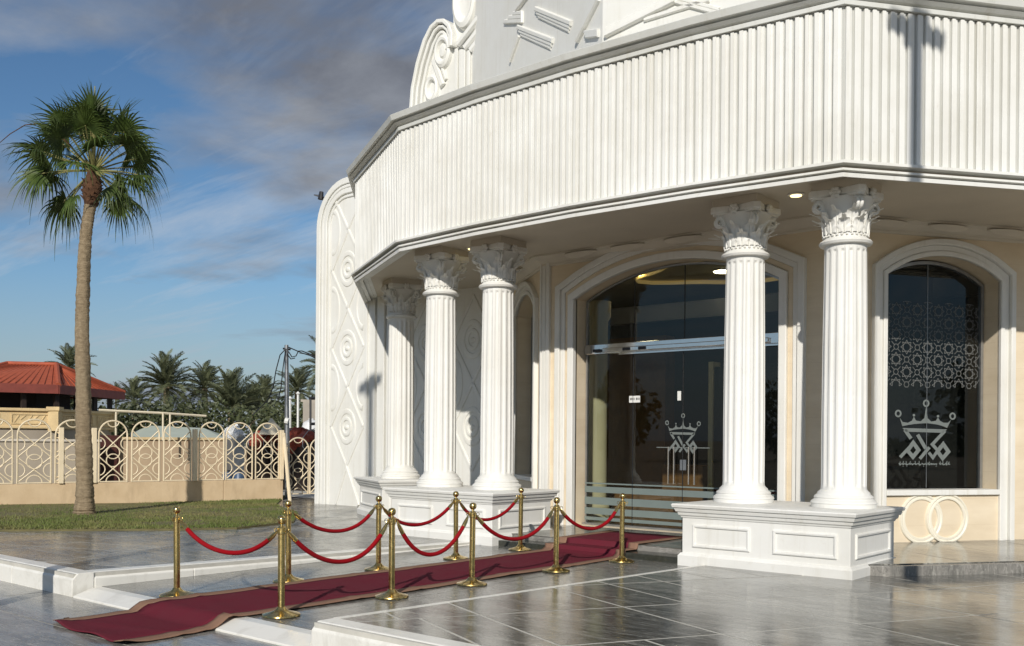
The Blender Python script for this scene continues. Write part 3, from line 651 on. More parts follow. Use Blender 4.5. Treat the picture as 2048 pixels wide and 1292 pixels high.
for wd in (.088, .098):
    mb = MB(); h = ZF1-ZF0-.03; x = wd/2
    pr2 = [(-x, .01), (-x, -.034), (-x+.006, -.040), (x*.10, -.040), (x*.22, -.026), (x-.006, -.024), (x, -.016), (x, .01)]
    k = len(pr2); mb.add([(u, v, 0) for u, v in pr2]+[(u, v, h) for u, v in pr2], [tuple(reversed(range(k))), tuple(range(k, 2*k))]+[(i, (i+1) % k, k+(i+1) % k, k+i) for i in range(k)])
    slats[wd] = mb.mesh('slat', M['fascia_white'])
for a, b in zip(fas[:-1], fas[1:]):
    a_, b_ = Vector(a), Vector(b); L_ = (b_-a_).length; n = round(L_/.124); th = math.atan2(b_.y-a_.y, b_.x-a_.x)
    for i in range(n):
        p = a_.lerp(b_, (i+.5+random.uniform(-.04, .04))/n); wd = .098 if i % 2 else .088
        o = link('slat', slats[wd], fpart, loc=(p.x, p.y, ZF0+.015), rot=(0, 0, th+random.uniform(-.006, .006)))
def downlight(x, y):
    o = MB().lathe([(.085, 0), (.11, 0), (.115, -.012), (.085, -.02)], 20, (x, y, ZT-.001)).build('downlight', M['trim_white'], canopy, smooth=True)
    MB().lathe([(.0, 0), (.08, 0), (.075, -.012), (0, -.016)], 20, (x, y, ZT-.019)).build('bulb', M['lamp_glow'], o)
for px, py in ((945, 498), (1592, 391), (847, 613)):
    p = at_z(px, py, ZT-.02); downlight(p.x, p.y)

# ---------------------------------------------------------------- columns and pedestals
PZ = .86
def make_column():
    t = thing('column', '', 'column', group='fluted columns under the canopy')
    zb = PZ; H0 = .24
    MB().lathe([(.42, 0), (.42, .05), (.43, .06), (.415, .085), (.40, .09), (.375, .12), (.385, .135), (.37, .155), (.345, .17), (.335, .20), (.31, .22), (.30, .235)], 40, (0, 0, 0)).build('base', M['trim_white'], t, smooth=True, local=True)
    z1 = 4.36-zb; n = 16; seg = 12; N_ = n*seg; P = []; zs = [(.20, .300, 0), (.27, .292, 0), (.30, .290, 1), (1.2, .290, 1), (2.2, .284, 1), (z1-.12, .270, 1), (z1-.09, .270, 0), (z1-.02, .274, 0)]
    for z, r, fl in zs:
        for i in range(N_):
            a = 2*math.pi*i/N_; f_ = (i % seg)/seg; d = 0 if (f_ < .30) else .022*math.sin(math.pi*(f_-.30)/.70)**.6
            rr = r-d*fl; P.append((rr*math.cos(a), rr*math.sin(a), z))
    F_ = [(k*N_+i, k*N_+(i+1) % N_, (k+1)*N_+(i+1) % N_, (k+1)*N_+i) for k in range(len(zs)-1) for i in range(N_)]
    MB().add(P, F_).build('shaft', M['trim_white'], t, smooth=True, local=True, ang=28)
    zc = z1
    cap = MB().lathe([(.272, -.03), (.33, -.02), (.345, .01), (.325, .035), (.29, .055), (.272, .075), (.268, .09), (.27, .30), (.30, .42), (.35, .55), (.37, .58), (.0, .58)], 40, (0, 0, zc)).build('capital', M['trim_white'], t, smooth=True, local=True)
    # abacus with concave sides
    ab = []
    for k in range(4):
        a0 = math.pi/4+k*math.pi/2
        c0 = Vector((math.cos(a0), math.sin(a0)))*.50; c1 = Vector((math.cos(a0+math.pi/2), math.sin(a0+math.pi/2)))*.50
        tn = Vector((-math.sin(a0), math.cos(a0)))
        ab += [tuple(c0+tn*.05)]
        for f_ in (.2, .4, .5, .6, .8):
            p = (c0+tn*.05).lerp(c1-Vector((-math.sin(a0+math.pi/2), math.cos(a0+math.pi/2)))*.05, f_); ab.append(tuple(p*(1-.17*math.sin(math.pi*f_))))
        ab += [tuple(c1-Vector((-math.sin(a0+math.pi/2), math.cos(a0+math.pi/2)))*.05)]
    MB().prism(ab, zc+.60, zc+.69).build('abacus', M['trim_white'], cap, local=True, bevel=.012)
    MB().prism([(x*.93, y*.93) for x, y in ab], zc+.57, zc+.605).build('abacus', M['trim_white'], cap, local=True)
    MB().b2((-.345, -.345, zc+.688), (.345, .345, zc+.802)).build('impost', M['soffit'], cap, local=True)
    # ring of beads
    bead = MB()
    for i in range(28):
        a = 2*math.pi*i/28; bead.M = Matrix.Translation((.283*math.cos(a), .283*math.sin(a), zc+.095)); bead.lathe([(0, -.02), (.018, -.01), (.02, .006), (0, .022)], 6)
    bead.M = None; bead.build('bead_ring', M['trim_white'], cap, smooth=True, local=True)
    # acanthus leaves: two rows
    def leaf(h, wd, curl):
        V = []; n = 9
        for i in range(n):
            f_ = i/(n-1); wv = wd*(.55+.45*math.sin(math.pi*min(1, f_*1.1)))*(1-.55*max(0, f_-.75)/.25)*(1+.22*math.cos(f_*18))
            o = .006+.03*f_+curl*max(0, f_-.55)**2*5; z = h*f_-max(0, f_-.8)*h*.55
            for u, k in ((-1, 0), (-.55, .016), (-.12, .004), (0, .026), (.12, .004), (.55, .016), (1, 0)): V.append((o+k*(1-.4*f_), u*wv, z+(abs(u) > .4)*.012*math.cos(f_*18)))
        return MB().add(V, [(i*7+j, i*7+j+1, i*7+8+j, i*7+7+j) for i in range(n-1) for j in range(6)])
    lm = {0: leaf(.23, .082, .13).mesh('leaf', M['trim_white'], True, 60), 1: leaf(.37, .075, .16).mesh('leaf', M['trim_white'], True, 60)}
    for row, n, off, r in ((0, 10, 0, .272), (1, 10, .5, .268)):
        for i in range(n):
            a = 2*math.pi*(i+off)/n; link('leaf', lm[row], cap, loc=(r*math.cos(a), r*math.sin(a), zc+.11), rot=(0, 0, a), local=True)
    # corner volutes and centre rosettes
    vol = MB(); path = []; 
    for i in range(26):
        a = i*.42; rr = .085*(1-i/30); path.append((.385+rr*math.cos(a+1.2), 0, .48+rr*math.sin(a+1.2)))
    pre = [(.27, 0, .30), (.31, 0, .42), (.34, 0, .52)]
    vol.tube(pre+path, [.03, .035, .04]+[.034-.0008*i for i in range(26)], 7)
    vm = vol.mesh('volute', M['trim_white'], True, 60)
    for k in range(4):
        for d in (-.06, .06): link('volute', vm, cap, loc=(0, 0, zc), rot=(0, 0, math.pi/4+k*math.pi/2+d), local=True)
    ro = MB()
    for i in range(7):
        a = i*2*math.pi/6; ro.M = Matrix.Translation((0, (.045 if i < 6 else 0)*math.cos(a), (.045 if i < 6 else 0)*math.sin(a))); ro.lathe([(0, -.035), (.03, -.02), (.036, 0), (.03, .02), (0, .035)], 8)
    ro.M = None; rm = ro.mesh('rosette', M['trim_white'], True, 60)
    for k in range(4): link('rosette', rm, cap, loc=(.365*math.cos(k*math.pi/2), .365*math.sin(k*math.pi/2), zc+.63), rot=(0, 0, k*math.pi/2), local=True)
    return t
col0 = make_column()
cols = [((3.68, 12.90), 'fluted white column on the right pedestal, nearest the window with the crown emblem'),
        ((2.22, 12.90), 'fluted white column on the right pedestal standing in front of the glass door'),
        ((-2.46, 12.90), 'fluted white column left of the door, on the inner end of its pedestal'),
        ((-3.84, 12.90), 'fluted white column left of the door, on the outer end of its pedestal'),
        ((-6.95, 14.85), 'half shaded fluted column standing alone beside the tall ornamental wall')]
for i, ((x, y), lb) in enumerate(cols):
    o = col0 if i == 0 else copy_tree(col0)
    o.location = (x, y, PZ); o['label'] = lb; o.rotation_euler.z = [0, 0, 0, 0, R(-27)][i]
def pedestal(label, c, wx, wy, rz, npan, zb):
    t = thing('pedestal', label, 'pedestal', (c[0], c[1], 0), 'white moulded pedestals', rz); zt = PZ; B = lambda *a, **k: None
    MB().b2((-wx/2, -wy/2, -.06), (wx/2, wy/2, zt-.19)).build('body', M['trim_white'], t, local=True, bevel=.008)
    rect = [(-wx/2, -wy/2), (wx/2, -wy/2), (wx/2, wy/2), (-wx/2, wy/2)]
    m = MB(); sweep(m, rect, [(.02, -.06), (-.045, -.06), (-.045, .14), (-.03, .155), (-.02, .175), (.02, .185)], idm, True); m.build('plinth', M['trim_white'], t, local=True)
    m = MB(); sweep(m, rect, [(.05, zt-.195), (-.012, zt-.195), (-.02, zt-.17), (-.04, zt-.16), (-.05, zt-.125), (-.045, zt-.118), (-.07, zt-.112), (-.085, zt-.07), (-.075, zt-.062), (-.105, zt-.055), (-.115, zt-.02), (-.105, zt-.004), (.05, zt-.004)], idm, True); m.build('cap', M['trim_white'], t, local=True)
    MB().b2((-wx/2+.04, -wy/2+.04, zt-.2), (wx/2-.04, wy/2-.04, zt-.002)).build('top', M['trim_white'], t, local=True)
    def pf(F, s0, s1, z0, z1): 
        m = MB(); sweep(m, [(s0, z0), (s0, z1), (s1, z1), (s1, z0)], [(0, -.01), (-.006, .02), (-.02, .026), (-.04, .022), (-.05, -.01)], lambda u, v, h: F(u, h, v), True); m.build('panel_frame', M['trim_white'], t, local=True)
    F1 = lambda s, o, z: (-wx/2+s, -wy/2-o, z); F2 = lambda s, o, z: (wx/2+o, -wy/2+s, z)
    L_ = wx/npan
    for i in range(npan): pf(F1, i*L_+.16, (i+1)*L_-.16, .26, zt-.28)
    pf(F2, .16, wy-.16, .26, zt-.28)
    return t
pedestal('white panelled pedestal carrying two columns right of the carpet', (2.945, 12.76), 2.37, 1.54, 0, 2, zp(12))
pedestal('white panelled pedestal carrying two columns left of the carpet', (-2.95, 12.76), 2.38, 1.54, 0, 2, zp(12))
pedestal('white pedestal under the lone shaded column by the ornamental wall', (-6.98, 14.86), 1.9, 1.3, R(-27), 1, zp(12))

# ---------------------------------------------------------------- tall ornamental wall at the left, lattice and medallions
YO = 16.2
FO = frame((0, YO), 0)
orn = thing('ornamental_wall', 'tall white wall with rounded corner, diamond lattice and oval medallions', 'wall', (-10.4, YO+.25, 0))
XO0, XO1, ZO = -11.52, -9.32, 8.26
rc = 1.15
def rounded(ins): 
    r = rc-ins; c = (XO0+rc, ZO-rc)
    return [(XO0+ins, -.05)]+[(c[0]-r*math.cos(a*math.pi/20), c[1]+r*math.sin(a*math.pi/20)) for a in range(11)]+[(XO1, ZO-ins)]
op = rounded(0)
poly = op+[(XO1, -.05)]; n = len(poly)
MB().add([FO(s, 0, z) for s, z in poly]+[FO(s, -.55, z) for s, z in poly], [tuple(range(n)), tuple(reversed(range(n, 2*n)))]+[(i, (i+1) % n, n+(i+1) % n, n+i) for i in range(n)]).build('panel', M['white'], orn)
for a, b, h in ((.0, .16, .07), (.17, .25, .045), (.27, .40, .06), (.43, .50, .035)):
    m = MB(); sweep(m, rounded(0), [(-a, -.02), (-a, h-.012), (-a-.015, h), (-b+.015, h), (-b, h-.012), (-b, -.02)], lambda u, v, h_: FO(u, h_, v)); m.build('border_moulding', M['white'], orn)
def bar(F, p, q, wd, h, name, par, mat='white'):
    p, q = Vector(p), Vector(q); t_ = (q-p).normalized(); n_ = Vector((-t_.y, t_.x)); V = []
    for e in (p, q):
        for o, hh in ((-wd/2, -.01), (-wd/2, h*.6), (-wd*.3, h), (wd*.3, h), (wd/2, h*.6), (wd/2, -.01)):
            r_ = e+n_*o; V.append(F(r_.x, hh, r_.y))
    return MB().add(V, [tuple(range(6)), tuple(reversed(range(6, 12)))]+[(i, (i+1) % 6, 6+(i+1) % 6, 6+i) for i in range(6)]).build(name, M[mat], par)
def lattice(F, par, x0, x1, z0, z1, period, medal=True):
    xm = (x0+x1)/2; k = 0; z = z0
    while z < z1-.1:
        zt_ = min(z+period/2, z1); f_ = (zt_-z)/(period/2)
        e = 1 if k % 2 == 0 else -1
        # crossings in the middle at z0, z0+period ...; widest at half
        if e > 0:
            bar(F, (xm, z), (xm+(x1-xm)*f_, zt_), .085, .032, 'lattice_bar', par); bar(F, (xm, z), (xm+(x0-xm)*f_, zt_), .085, .029, 'lattice_bar', par)
        else:
            bar(F, (x1, z), (x1+(xm-x1)*f_, zt_), .085, .032, 'lattice_bar', par); bar(F, (x0, z), (x0+(xm-x0)*f_, zt_), .085, .029, 'lattice_bar', par)
        if medal and e > 0 and z+period/2 < z1:
            zc = z+period/2
            md = ring_on(F, xm, zc, [(.24, .0), (.25, .022), (.29, .03), (.33, .022), (.345, .0)], 'medallion', par, 'white', 40, 1.32)
            ring_on(F, xm, zc, [(.12, 0), (.13, .025), (.16, .034), (.19, .024), (.20, 0)], 'medallion_ring', md, 'white', 32, 1.25)
            ring_on(F, xm, zc-.02, [(.0, .035), (.04, .03), (.07, .018), (.085, .0)], 'medallion_boss', md, 'white', 24, .8)
        if medal:                                                   # half ovals between lattice and border
            zc = z if e > 0 else z
            for sx, xs in ((1, x0+.02), (-1, x1-.02)):
                if e < 0 or zc <= z0+.01: continue
                V = []; prof = [(.24, 0), (.25, .016), (.28, .022), (.31, .016), (.32, 0)]
                for i in range(17):
                    a = -math.pi/2+math.pi*i/16
                    for r, h in prof: V.append(F(xs+sx*r*.95*math.cos(a), h, zc+r*1.9*math.sin(a)))
                MB().add(V, [(i*5+j, i*5+j+1, i*5+6+j, i*5+5+j) for i in range(16) for j in range(4)]).build('half_oval', M['white'], par, smooth=True)
        z = zt_; k += 1
lattice(FO, orn, -10.96, -9.72, 1.02, 7.9, 1.98)
bar(FO, (-10.34, 1.02), (-10.75, .06), .09, .03, 'lattice_bar', orn); bar(FO, (-10.34, 1.02), (-9.85, .06), .09, .042, 'lattice_bar', orn)
for s, wd, h in ((-9.60, .10, .05), (-9.02, .22, .10), (-8.86, .05, .14), (-8.74, .12, .10)):
    MB().b2((s-wd/2, -.1, -.05), (s+wd/2, h, 6.9), FO).build('pilaster_band', M['white'], orn, bevel=.012)
# second lattice stretch, set back behind the lone column
orn2 = thing('lattice_wall', 'shaded white lattice wall behind the columns left of the entrance', 'wall', (-7, YO+.6, 0))
FO2 = frame((0, YO+.28), 0)
MB().b2((XO1, -.4, -.05), (-4.9, 0, 5.3), FO2).build('panel', M['white'], orn2)
lattice(FO2, orn2, -8.45, -7.2, 1.02, 5.0, 1.98); lattice(FO2, orn2, -6.95, -5.7, 1.02, 5.0, 1.98)
# flood lamp fixed to the rounded shoulder
fp = at_y(640, 392, YO+.2)
fl = thing('wall_spotlight', 'small dark spotlight on an arm at the rounded top of the ornamental wall', 'lamp', fp)
MB().tube([fp+Vector((.45, .05, -.10)), fp+Vector((.2, 0, -.09)), fp+Vector((.04, 0, .0))], .022, 8).build('arm', M['black_metal'], fl, smooth=True)
MB().tube([fp+Vector((.06, 0, .10)), fp+Vector((.05, -.02, -.10))], [.055, .075], 10).build('lamp_head', M['black_metal'], fl, smooth=True)
MB().tube([fp+Vector((.0, 0, 0)), fp+Vector((-.22, -.02, .06))], [.035, .015], 8).build('bracket', M['steel'], fl, smooth=True)

# ---------------------------------------------------------------- upper storey rising behind the canopy
upper = thing('upper_facade', 'white upper storey with scrolled arch wing, diagonal bands and ribbed bars above canopy', 'building', (-2, 17.5, 6.8))
YU = 17.0; FU = frame((0, YU), 0)
def on_plane(F0, th, px, py):
    d = ray(px, py); e = Vector((math.cos(th), math.sin(th))); A = np.array([[d.x, -e.x], [d.y, -e.y]]); b = np.array([F0[0]-CAM.x, F0[1]-CAM.y]); t_, s_ = np.linalg.solve(A, b); return (s_, CAM.z+d.z*t_)
def U(px, py): p = at_y(px, py, YU); return (p.x, p.z)
wing = [U(*q) for q in ((826, 260), (832, 180), (842, 130), (856, 84), (870, 56), (884, 43), (898, 42), (909, 52), (915, 70), (914, 95), (945, 104), (945, 260))]
n = len(wing)
MB().add([FU(s, 0, z) for s, z in wing]+[FU(s, -.7, z) for s, z in wing], [tuple(reversed(range(n))), tuple(range(n, 2*n))]+[(i, (i+1) % n, n+(i+1) % n, n+i) for i in range(n)]).build('scroll_wing', M['white'], upper)
wp = wing[:10]
for a, b, h in ((.0, .10, .20), (.12, .20, .14), (.24, .32, .09)):
    m = MB(); sweep(m, wp, [(-a, -.02), (-a, h-.02), (-a-.02, h), (-b+.02, h), (-b, h-.02), (-b, -.02)], lambda u, v, h_: FU(u, h_, v)); m.build('rim_moulding', M['white'], upper, smooth=True)
c = U(889, 104); ring_on(FU, c[0], c[1], [(.0, .10), (.09, .09), (.12, .04), (.15, .04), (.18, .12), (.22, .13), (.27, .09), (.29, .0)], 'medallion', upper, 'white', 36, 1.45)
bar(FU, U(871, 122), U(888, 172), .16, .10, 'diagonal_bar', upper); bar(FU, U(880, 118), U(894, 160), .07, .07, 'diagonal_bar', upper)
c = U(866, 178); ring_on(FU, c[0], c[1], [(.12, 0), (.14, .08), (.18, .10), (.22, .07), (.24, 0)], 'medallion', upper, 'white', 28, 1.5)
for px in (916, 924, 932, 940):
    s = U(px, 150)[0]; MB().b2((s-.05, -.1, 6.9), (s+.05, .06+.02*(px % 3), U(px, 99+(px-916)*.15)[1]), FU).build('pilaster_band', M['white'], upper, bevel=.012)
c = U(934, 4); ring_on(FU, c[0], c[1], [(.0, .04), (.20, .05), (.24, .12), (.30, .16), (.36, .13), (.39, .0)], 'medallion', upper, 'white', 40, 1.75)
MB().add([FU(s, o, z) for o in (0, -.5) for s, z in [U(*q) for q in ((908, 70), (905, -20), (925, -90), (1120, -90), (1010, 0), (920, 98))]], [tuple(reversed(range(6))), tuple(range(6, 12))]+[(i, (i+1) % 6, 6+(i+1) % 6, 6+i) for i in range(6)]).build('gable', M['white'], upper)
for k, (a, b) in enumerate((((922, 92), (1010, -20)), ((934, 98), (1022, -14)), ((944, 102), (1034, -12)))):
    bar(FU, U(*a), U(*b), .15, .16-.03*k, 'diagonal_band', upper)
P0 = U(945, 160); F0 = (P0[0], YU-.02); TW = math.atan2(-.45, .893); FW = frame(F0, TW)
sC = on_plane(F0, TW, 1205, 60)[0]
MB().b2((0, -.3, 6.75), (sC, 0, 13.5), FW).build('upper_wall', M['white'], upper)
V2 = lambda px, py: on_plane(F0, TW, px, py)
Z5 = lambda x, y: V2(820+x/4.876, y/4.876)
for q in (((1248, 122), (1570, 262)), ((1074, 300), (1392, 432))):
    (x0, y0), (x1, y1) = q
    for d, h in ((-34, .06), (0, .045), (32, .03)): bar(FW, Z5(x0+d*.35, y0+d), Z5(x1+d*.35*-1, y1+d), .095, h, 'ribbed_bar', upper)
for yy, x0 in ((128, 1018), (168, 975), (208, 930)): bar(FW, Z5(x0, yy+6), Z5(1100, yy), .09, .05, 'ribbed_bar', upper)
bar(FW, Z5(1102, 112), Z5(1102, 225), .06, .055, 'ribbed_bar', upper)
bar(FW, Z5(985, 600), Z5(1075, 355), .07, .06, 'diagonal_bar', upper); bar(FW, Z5(1640, 400), Z5(1850, -10), .11, .08, 'diagonal_bar', upper); bar(FW, Z5(1050, 100), Z5(1170, -60), .08, .07, 'diagonal_bar', upper)
for d in (0, 22, 44): bar(FW, Z5(1720+d*.3, 315+d), Z5(1850, 300+d), .06, .06, 'ribbed_bar', upper)
FW2 = frame(FW(sC, 0, 0)[:2], R(4)); F20 = FW(sC, 0, 0)[:2]
MB().b2((0, -.3, 6.75), (9, 0, 13.5), FW2).build('upper_wall', M['white'], upper)
V3 = lambda px, py: on_plane(F20, R(4), px, py)
for d in (-7, 0, 7): bar(FW2, V3(1212, 66+d), V3(1352, -4+d), .07, .06+.004*d, 'diagonal_band', upper)
bar(FW2, V3(1290, 40), V3(1420, 0), .08, .05, 'diagonal_band', upper)
for d in (0, 8): bar(FW2, V3(1350, -4+d), V3(1440, 20+d), .07, .05, 'diagonal_band', upper)

# ---------------------------------------------------------------- carpet
cp = thing('red_carpet', 'long dark red carpet with tan border climbing the entrance step', 'carpet', (0, 8, 0))
YC = [4.33, 4.36]+[4.42+.06*i for i in range(126)]+[12.02, 12.075, 12.085, 12.10, 12.14, 12.3, 12.41, 12.425, 12.44, 12.48, 12.7, 13.1, 13.5, 13.9]
def cz(x, y):
    if y < 5.2: z = LOW
    elif y < 5.5: z = .004+(LOW-.004)*(1-min(1, (y-5.2)/.24))
    elif y < 12.07: z = 0
    elif y < 12.09: z = .03
    elif y < 12.42: z = .09
    elif y < 12.43: z = .12
    else: z = POD
    wr = .012*math.exp(-((y-4.35)/.12)**2)*(1+math.sin(x*9))*(1+abs(x))+.016*math.exp(-((y-5.35)/.2)**2)*(abs(x) > .5)*(1+math.sin(y*22+x*3))
    cr = sum(a_*math.exp(-((y-y_-k_*x)/w_)**2) for y_, k_, a_, w_ in ((4.72, .25, .010, .05), (5.75, -.3, .009, .045), (6.9, .15, .006, .05), (8.05, -.2, .007, .05), (9.3, .3, .006, .06), (10.9, -.15, .008, .05)))
    return z+.019+wr+cr+.003*math.sin(x*4+y*5.1)*math.sin(y*2.2)+.002*math.sin(x*7+y*2.3)
def xw(y): return .76+.012*math.sin(y*1.9)+.02*math.exp(-((y-4.35)/.25)**2)
def carpet_strip(fr0, fr1, name, mat, dz=0, nx=15):
    V = []; 
    for y in YC:
        for i in range(nx):
            f_ = fr0+(fr1-fr0)*i/(nx-1); x = f_*xw(y); V.append((x+(.03 if y < 4.5 else 0)*math.sin(f_*4), y+(.10*abs(f_)**3*(1 if f_ < 0 else -.3) if y < 4.5 else 0), cz(x, y)+dz))
    ny = len(YC); MB().add(V, [(j*nx+i, j*nx+i+1, (j+1)*nx+i+1, (j+1)*nx+i) for j in range(ny-1) for i in range(nx-1)]).build(name, M[mat], cp, smooth=True, ang=50).modifiers.new('thick', 'SOLIDIFY').thickness = .008
carpet_strip(-.77, .77, 'pile', 'carpet_red'); carpet_strip(-1.0, -.775, 'border', 'carpet_border', .002, 5); carpet_strip(.775, 1.0, 'border', 'carpet_border', .002, 4)

# ---------------------------------------------------------------- brass posts and velvet ropes
def make_post():
    t = thing('stanchion', '', 'stanchion', group='brass rope posts along the carpet')
    MB().lathe([(.178, 0), (.185, .008), (.18, .02), (.13, .034), (.075, .05), (.05, .07), (.042, .085), (.036, .09)], 36).build('base', M['brass'], t, smooth=True, local=True, ang=50)
    MB().lathe([(.034, .08), (.034, .80)], 24).build('pole', M['brass'], t, smooth=True, local=True)
    cl = MB().lathe([(.036, .79), (.042, .795), (.044, .82), (.042, .85), (.036, .856), (.03, .87)], 24).build('collar', M['brass'], t, smooth=True, local=True)
    for k in range(4):
        a = k*math.pi/2+.78; MB().tube([(.043*math.cos(a)+.018*math.cos(a)*(1-math.cos(b*.524)), .043*math.sin(a)+.018*math.sin(a)*(1-math.cos(b*.524)), .835+.017*math.sin(b*.524)) for b in range(12)], .004, 6, True).build('ring', M['brass'], cl, smooth=True, local=True)
    MB().lathe([(.03, .865), (.016, .875), (.014, .886), (.024, .892), (.036, .903), (.043, .925), (.041, .948), (.03, .964), (.014, .971), (0, .972)], 24).build('finial', M['brass'], t, smooth=True, local=True)
    return t
ST = {'A': (-.89, 5.83, 0), 'B': (.93, 5.85, 0), 'C': (-.89, 7.31, 0), 'D': (-.89, 8.75, 0), 'E': (.885, 7.34, 0), 'F': (-.97, 10.31, 0), 'G': (.89, 8.62, 0), 'H': (.90, 10.24, 0), 'I': (.95, 11.70, 0), 'J': (-1.02, 11.82, 0)}
SLAB = {'A': 'frontmost brass post on the far side of the carpet, nearest the palm', 'C': 'second brass post from the front on the far side of the carpet', 'D': 'third brass post from the front on the far side of the carpet', 'F': 'fourth brass post from the front on the far side of the carpet', 'J': 'rearmost brass post on the far side of the carpet, beside the left pedestal',
        'B': 'frontmost brass post on the near side of the carpet, by the white ramp slab', 'E': 'second brass post from the front on the near side of the carpet', 'G': 'third brass post from the front on the near side of the carpet', 'H': 'fourth brass post from the front on the near side of the carpet', 'I': 'rearmost brass post on the near side of the carpet, at the entrance step'}
p0 = make_post()
for i, k in enumerate(ST):
    o = p0 if i == 0 else copy_tree(p0)
    x, y, z = ST[k]; o.location = (x, y, z+(.022 if abs(x) < .78+.0 else .003)); o['label'] = SLAB[k]; o.rotation_euler = (random.uniform(-.012, .012), random.uniform(-.006, .016), random.uniform(0, 6))
RN = {'AB': 'red velvet rope closing the front end of the carpet', 'CD': 'red velvet rope, foremost along the far side of the carpet', 'DF': 'red velvet rope, middle one along the far side of the carpet', 'FJ': 'red velvet rope, rearmost along the far side, beside the left pedestal',
      'BE': 'red velvet rope, foremost along the near side of the carpet', 'EG': 'red velvet rope, second along the near side of the carpet', 'GH': 'red velvet rope, third along the near side of the carpet', 'HI': 'red velvet rope, rearmost along the near side, before the glass door'}
SAG = {'AB': .27, 'CD': .26, 'DF': .27, 'FJ': .29, 'BE': .36, 'EG': .40, 'GH': .33, 'HI': .30}
SKEW = {k: random.Random(ord(k[0])).uniform(-.05, .05) for k in RN}
for k, lb in RN.items():
    a, b = Vector(ST[k[0]]), Vector(ST[k[1]]); d = (b-a).normalized(); a2, b2 = a+d*.075+Vector((0, 0, .815)), b-d*.075+Vector((0, 0, .815))
    t = thing('velvet_rope', lb, 'rope', ((a2+b2)/2).to_tuple(), 'red velvet ropes between the posts')
    pts = []
    for i in range(29):
        f_ = i/28; p = a2.lerp(b2, f_); u = 2*(f_+SKEW[k]*math.sin(math.pi*f_))-1; p.z -= SAG[k]*(1-(math.cosh(1.6*u)-1)/(math.cosh(1.6)-1)); pts.append(p)
    MB().tube(pts[2:-2], .024, 12).build('rope', M['velvet'], t, smooth=True)
    for e, q, s in ((a, pts[:3], 1), (b, pts[::-1][:3], -1)):
        hk = MB().tube(q, [.012, .024, .025], 10).build('ferrule', M['brass'], t, smooth=True)
        c = e+Vector((0, 0, .83))+d*s*.058
        MB().tube([c, c+d*s*.012+Vector((0, 0, .012)), q[0]], .006, 6).build('hook', M['brass'], hk, smooth=True)

# ---------------------------------------------------------------- lamp posts standing outside the picture, whose shadows fall into it
def lamp_post(label, x, y, z0, H):
    t = thing('lamp_post', label, 'lamp post', (x, y, z0), 'tall forecourt lamp posts')
    MB().lathe([(.22, 0), (.22, .06), (.15, .10), (.14, .5), (.12, .55), (.10, H*.5), (.088, H)], 18).build('pole', M['steel'], t, smooth=True, local=True)
    hd = MB().lathe([(.10, H-.05), (.16, H), (.16, H+.1), (.05, H+.18)], 16).build('lamp_head', M['steel'], t, smooth=True, local=True)
    for k in range(4):
        a = k*math.pi/2+.4; MB().box((.22*math.cos(a), .22*math.sin(a), H+.02), (.30, .24, .16), a).build('floodlight', M['steel'], hd, local=True, bevel=.02)
SX, SY = SUN_AZ.x, SUN_AZ.y; TE = math.tan(SUN_EL)
lamp_post('tall grey lamp post whose shadow crosses the slatted fascia', 4.55+SX*7.6, 12.9+SY*7.6, zp(6.5), 6.72+7.6*TE)
lamp_post('tall grey lamp post whose shadow crosses the white kerb at far left', -2.55+SX*1.6, 5.0+SY*1.6, LOW, 10.6)

